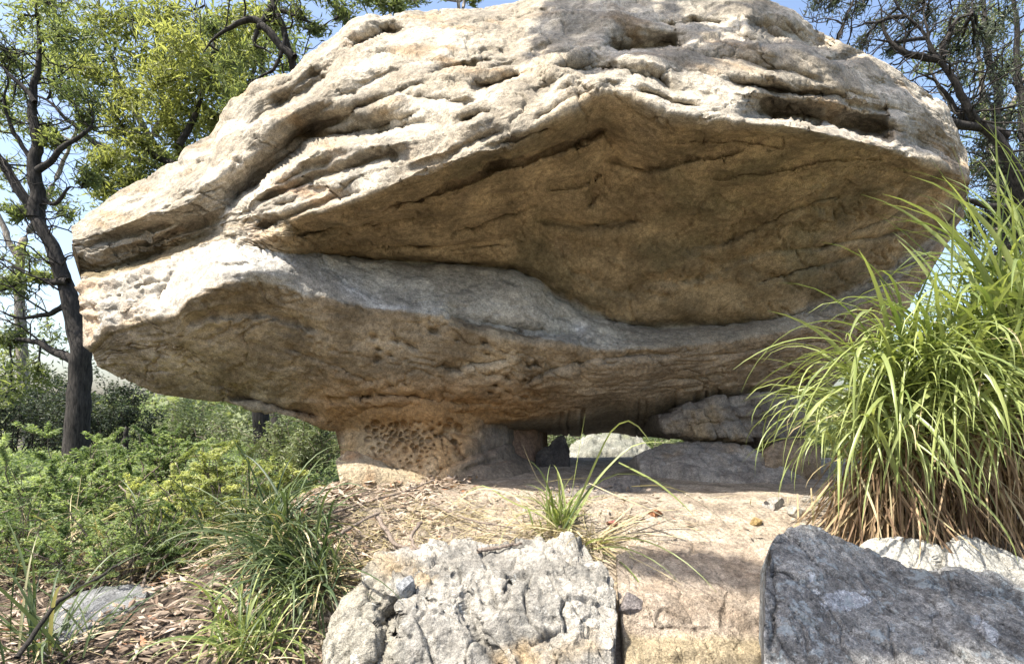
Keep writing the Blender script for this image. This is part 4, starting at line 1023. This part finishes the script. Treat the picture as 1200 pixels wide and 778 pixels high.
add_blades(clump, clump_curves(70, heads[1:4], 142, (.7, 1.1), (.017, .029), (1.15, 1.55), (.5, 1.8)), M['blade'], r_)
add_blades(clump, clump_curves(60, [tuple(hp(1010, 470, 2.8)), tuple(hp(1000, 500, 2.85)), tuple(hp(1040, 440, 2.8))], 143, (.45, .8), (.013, .021), (.9, 1.45), (2.0, 3.0), (PI * .8, PI * 1.7)), M['blade'], r_)
add_blades(clump, clump_curves(300, heads, 144, (.5, .95), (.012, .022), (.9, 1.5), (1.2, 2.8)), M['blade'], r_, "inner_blades", True)
add_blades(clump, clump_curves(330, [tuple(hp(1010, 470, 2.8)), tuple(hp(1050, 460, 2.75)), tuple(hp(985, 500, 2.85)), tuple(hp(1100, 470, 2.7))], 145, (.42, .72), (.007, .014), (-.5, .9), (1.0, 2.2), (PI * .7, PI * 1.8)), M['blade'], r_, "hanging_blades", True, (.45, 1))
add_blades(clump, clump_curves(60, [tuple(hp(1160, 430, 2.65)), tuple(hp(1215, 400, 2.55)), tuple(hp(1190, 420, 2.6))], 148, (.8, 1.25), (.011, .018), (1.25, 1.65), (.2, 1.3), (PI * .6, PI * 1.5)), M['blade'], r_)
rh = np.random.default_rng(151); hang = []
for q in range(80):      # straps that fold over early and hang straight down over the skirt
    p = np.array(hp(rh.uniform(965, 1170), rh.uniform(405, 480), rh.uniform(2.62, 2.86)))
    hang.append((blade_curve(p, rh.uniform(PI * .8, PI * 1.7), rh.uniform(.3, 1.1), rh.uniform(.55, .95), rh.uniform(1.75, 2.5), 12, rh.normal() * .3, .55), rh.uniform(.011, .021)))
add_blades(clump, hang, M['blade'], r_, "strap_blade", False, (.3, 1))
sk = [tuple(hp(u_, v_, 2.86)) for u_, v_ in ((1000, 530), (1050, 490), (1100, 480), (1150, 470), (1200, 460), (975, 570), (1130, 540), (1190, 530), (1080, 560))]
add_blades(clump, clump_curves(1500, sk, 146, (.35, .7), (.006, .012), (-1.5, -.75), (-.1, .5), (PI * .6, PI * 1.9), .10), M['blade_dead'], r_, "dead_skirt", True)
add_blades(clump, clump_curves(90, heads, 149, (.4, .9), (.008, .014), (.0, 1.3), (1.2, 2.8)), M['straw'], r_, 'dry_blades', True)
add_blades(clump, clump_curves(60, sk, 147, (.4, .7), (.008, .013), (-1.4, -.5), (.0, .8), (PI * .8, PI * 1.7), .10), M['straw'], r_, "dead_blade")

# tuft in front of the gap
def make_tuft(name, label, u, v, n, Lr, wr, elr, bendr, seed, mat, azr=None, dead=0, deadmat='straw', spread=.03, group=None, joined=0, cat="grass tuft", d=None, jmat=None):
    g = ground_at(u, v) if d is None else Vector(pix(u, v, d).tolist())
    t = empty(name, g); tag(t, label, cat, group); r = np.random.default_rng(seed)
    add_blades(t, clump_curves(n, [tuple(g)], seed, Lr, wr, elr, bendr, azr, spread), mat, r)
    if joined: add_blades(t, clump_curves(joined, [tuple(g)], seed + 1, (Lr[0] * .5, Lr[1] * .8), (wr[0] * .6, wr[1] * .8), elr, bendr, azr, spread * 1.5), jmat or mat, r, "inner_blades", True)
    if dead: add_blades(t, clump_curves(dead, [tuple(g)], seed + 2, (Lr[0] * .5, Lr[1] * .8), (wr[0] * .6, wr[1] * .8), (-.1, .5), (.3, 1.0), None, spread), M[deadmat], r, "dry_blades", True)
    return t
tuft = make_tuft("grass_tuft", "spiky young green grass tuft rooted at the head of the crack", 655, 622, 40, (.2, .42), (.010, .015), (.7, 1.5), (.4, 1.4), 150, M['blade'], dead=60, joined=20)
loc = np.array(tuft.location)
def long_blade(pts, w, mat):
    P = np.array([pix(*q) for q in pts]); P = resample(P, 14)
    r = np.random.default_rng(int(pts[0][0] * 7 + pts[-1][1])); V, Q = blade_geo(P - loc, w, r); me = mesh_np("long_blade", V, Q); rnd_attr(me, [r.uniform(.5, 1)] * len(Q))
    o = link("long_blade", me, M[mat]); o.parent = tuft
for pts, w, mt in [
    ([(660,620,2.85),(672,570,2.88),(680,520,2.95),(686,484,3.0)], .012, 'blade'), ([(665,620,2.85),(690,560,2.9),(715,505,3.0),(735,488,3.05),(750,500,3.05),(766,524,3.05)], .016, 'blade'),
    ([(665,622,2.85),(700,560,2.85),(740,520,2.85),(766,517,2.85),(795,520,2.85)], .013, 'blade'), ([(725,542,2.9),(770,565,2.8),(800,590,2.75),(815,606,2.72)], .015, 'blade'),
    ([(660,620,2.8),(690,570,2.75),(730,550,2.7),(780,566,2.6),(840,600,2.5),(872,640,2.45)], .011, 'blade_dark'), ([(655,620,2.8),(620,590,2.8),(590,575,2.8),(560,570,2.85),(520,600,2.9)], .010, 'straw'),
    ([(655,622,2.8),(640,596,2.75),(610,600,2.7),(590,620,2.65),(585,640,2.6)], .012, 'blade'), ([(690,566,2.7),(720,580,2.65),(770,600,2.6),(830,640,2.5)], .009, 'straw'),
    ([(655,620,2.85),(630,600,2.85),(600,590,2.85),(565,565,2.9),(530,590,2.95)], .011, 'blade'), ([(640,565,2.9),(655,562,2.9),(690,560,2.9)], .010, 'straw'), ([(660,620,2.85),(655,590,2.9),(628,560,2.95),(612,520,3.0)], .007, 'straw'),
    ([(740,570,2.8),(775,568,2.8),(820,582,2.75)], .009, 'straw')]:
    long_blade(pts, w, mt)

gl = "grass tussocks left of the pale lichen rock"
make_tuft("dark_tussock", "dark green grass tussock leaning out of the leaf litter beside the yellow bush", 318, 632, 60, (.35, .7), (.010, .016), (.3, 1.3), (.6, 1.9), 160, M['blade_dark'], dead=90, joined=120, spread=.07, group=gl, cat="grass tussock")
make_tuft("dark_tussock", "tussock drooping over the left edge of the pale lichen rock", 368, 690, 70, (.35, .7), (.008, .014), (.2, 1.3), (1.2, 2.4), 163, M['blade_dark'], dead=80, joined=160, spread=.08, group=gl, cat="grass tussock", azr=(PI * .7, PI * 1.8))
make_tuft("bright_tussock", "brighter green tussock at the bottom between litter and pale rock", 300, 765, 50, (.25, .5), (.008, .013), (.4, 1.4), (.8, 2.2), 166, M['blade'], dead=30, joined=80, spread=.06, group=gl, cat="grass tussock")
make_tuft("dark_tussock", "sparse dark tussock sprouting in front of the flat grey slab", 60, 772, 30, (.3, .7), (.008, .013), (.5, 1.4), (.4, 1.6), 169, M['blade_dark'], dead=20, joined=40, spread=.06, group=gl, cat="grass tussock")
make_tuft("dark_tussock", "trailing dark tussock between the litter and the pale lichen rock", 345, 655, 60, (.3, .6), (.008, .013), (.0, 1.2), (.8, 2.0), 172, M['blade_dark'], dead=60, joined=140, spread=.08, group=gl, cat="grass tussock", azr=(PI * .6, PI * 1.7))
make_tuft("thin_tussock", "thin tussock of long pale blades beside the green bush", 200, 668, 40, (.4, .9), (.006, .010), (.3, 1.2), (.6, 1.8), 175, M['blade_dark'], dead=90, joined=60, spread=.10, group=gl, cat="grass tussock")
make_tuft("thin_tussock", "wispy straw-coloured tussock over the bleached litter", 90, 668, 40, (.4, .8), (.005, .009), (.1, 1.1), (.4, 1.6), 178, M['straw'], dead=90, joined=80, spread=.14, group=gl, cat="grass tussock")
# grass along the crack
make_tuft("crack_grass", "limp straw and green blades hanging along the dark crack", 690, 640, 5, (.4, .8), (.007, .011), (-.2, .5), (.5, 1.4), 181, M['blade'], dead=80, spread=.04, azr=(PI * 1.45, PI * 1.72), cat="grass tuft")

# ------------------------------------------------------------------ litter and sticks
def litter(name, label, area, n, size, seed, mat, asp=.28, dens=None, curl=.05):
    r = np.random.default_rng(seed); C = []
    while len(C) < n:
        x = r.uniform(area[0], area[1], 4000); y = r.uniform(area[2], area[3], 4000)
        m = dens(x, y) > r.uniform(0, 1, 4000)
        C += list(np.stack([x[m], y[m]], -1))
    C = np.array(C[:n]); z = H(C[:, 0], C[:, 1]) + r.uniform(.008, .05, n)
    ax = np.stack([np.cos(a := r.uniform(0, 2 * np.pi, n)), np.sin(a), r.normal(0, .25, n)], -1)
    P = np.concatenate([C, z[:, None]], 1); L_ = size * r.uniform(.5, 1.4, n)[:, None]
    sd_ = np.cross(ax, np.array([0, 0, 1.0]) + r.normal(0, .5, (n, 3))); sd_ /= np.linalg.norm(sd_, axis=1)[:, None]
    up = np.cross(sd_, ax); W_ = L_ * asp * .5
    a_ = P - ax * L_ * .5 + up * L_ * curl; b_ = P + ax * L_ * .5 + up * L_ * r.uniform(0, 2 * curl, n)[:, None]
    V = np.stack([a_, P + sd_ * W_, b_, P - sd_ * W_], 1).reshape(-1, 3); i = np.arange(n) * 4
    T = np.concatenate([np.stack([i, i + 1, i + 2], -1), np.stack([i, i + 2, i + 3], -1)])
    me = mesh_np(name, V, None, T, smooth=False); v_ = r.uniform(0, 1, n); rnd_attr(me, np.concatenate([v_, v_]))
    tag(link(name, me, mat), label, "leaf litter", kind="stuff")
litter("leaf_litter", "curled brown gum leaves carpeting the ground left of the rocks", (-3.2, -.15, 1.5, 4.6), 9000, .065, 301, M['litter'], dens=lambda x, y: sstep(-.15, -.8, x - .05 * (y - 3)) * (.35 + .65 * sstep(-.2, .3, perlin(np.stack([x * 2, y * 2, 0 * x], -1)))))
litter("straw_litter", "dry straw and leaf scraps scattered on the sand before the boulder", (-.9, 1.7, 2.5, 3.4), 1500, .15, 302, M['straw'], asp=.03, curl=.008, dens=lambda x, y: sstep(.9, -.2, x) * sstep(3.4, 2.9, y) + .05)
litter("leaf_scraps", "reddish brown leaf scraps around the grass tuft", (-.9, 1.5, 2.3, 3.6), 900, .045, 303, M['litter'], dens=lambda x, y: sstep(1.3, 0, x) + .1)

def stick(name, pts, w, label, mat='stick', seed=0, cat="stick", group=None):
    P = np.array([pix(*q) for q in pts]); R = resample(P, 18); r = np.random.default_rng(seed)
    R += r.normal(size=R.shape) * w * .12
    base = R[0]
    V, Q = tube([(R - base, np.linspace(w, w * .6, 18) / 2)], 8)
    o = link(name, mesh_np(name, V, Q), M[mat]); o.location = base
    tag(o, label, cat, group)
stick("gnarled_root", [(440,603,3.02),(452,618,2.86),(458,634,2.74),(470,641,2.68),(484,642,2.66),(486,652,2.58),(470,664,2.5)], .026, "gnarled pale root curling onto the pale lichen rock", cat="root")
stick("gnarled_root", [(494,612,2.92),(482,626,2.78),(484,642,2.66),(500,646,2.64)], .022, "short forked root stub beside the curling root", seed=2, cat="root")
stick("fallen_stick", [(372,607,3.0),(420,590,3.2),(470,578,3.4),(510,562,3.6)], .016, "long thin stick lying below the sunlit block", seed=3)
stick("fallen_stick", [(395,628,2.75),(420,612,2.9),(445,600,3.0)], .02, "short grey stick among litter behind the pale lichen rock", seed=4)
stick("fallen_stick", [(560,645,2.6),(590,640,2.62),(612,636,2.65)], .022, "brown stub of wood at the back of the pale lichen rock", seed=5)
stick("fallen_stick", [(505,588,3.2),(525,600,3.1),(560,612,2.95),(600,618,2.85)], .014, "bleached stick in dry straw left of the grass tuft", seed=6)
stick("bare_branch", [(20,770,1.9),(45,735,2.0),(70,700,2.1),(110,680,2.2),(150,655,2.4)], .018, "dark bare branch rising over the flat grey slab", mat='bark', seed=7, cat="branch")
stick("fallen_stick", [(168,688,2.85),(180,640,3.2),(160,590,3.6),(140,568,3.9)], .016, "straw-pale stick slanting through the green bush", seed=8)
stick("charred_stump", [(148,545,7.5),(147,520,7.5),(149,500,7.5)], .09, "thin charred stump right of the dark-trunked gum", mat='bark', seed=9, cat="stump")
stick("gap_sapling", [(609,535,6.5),(610,518,6.5),(610,500,6.5)], .05, "thin dark stem at the left end of the gap under the boulder", mat='bark', seed=10, cat="stem")
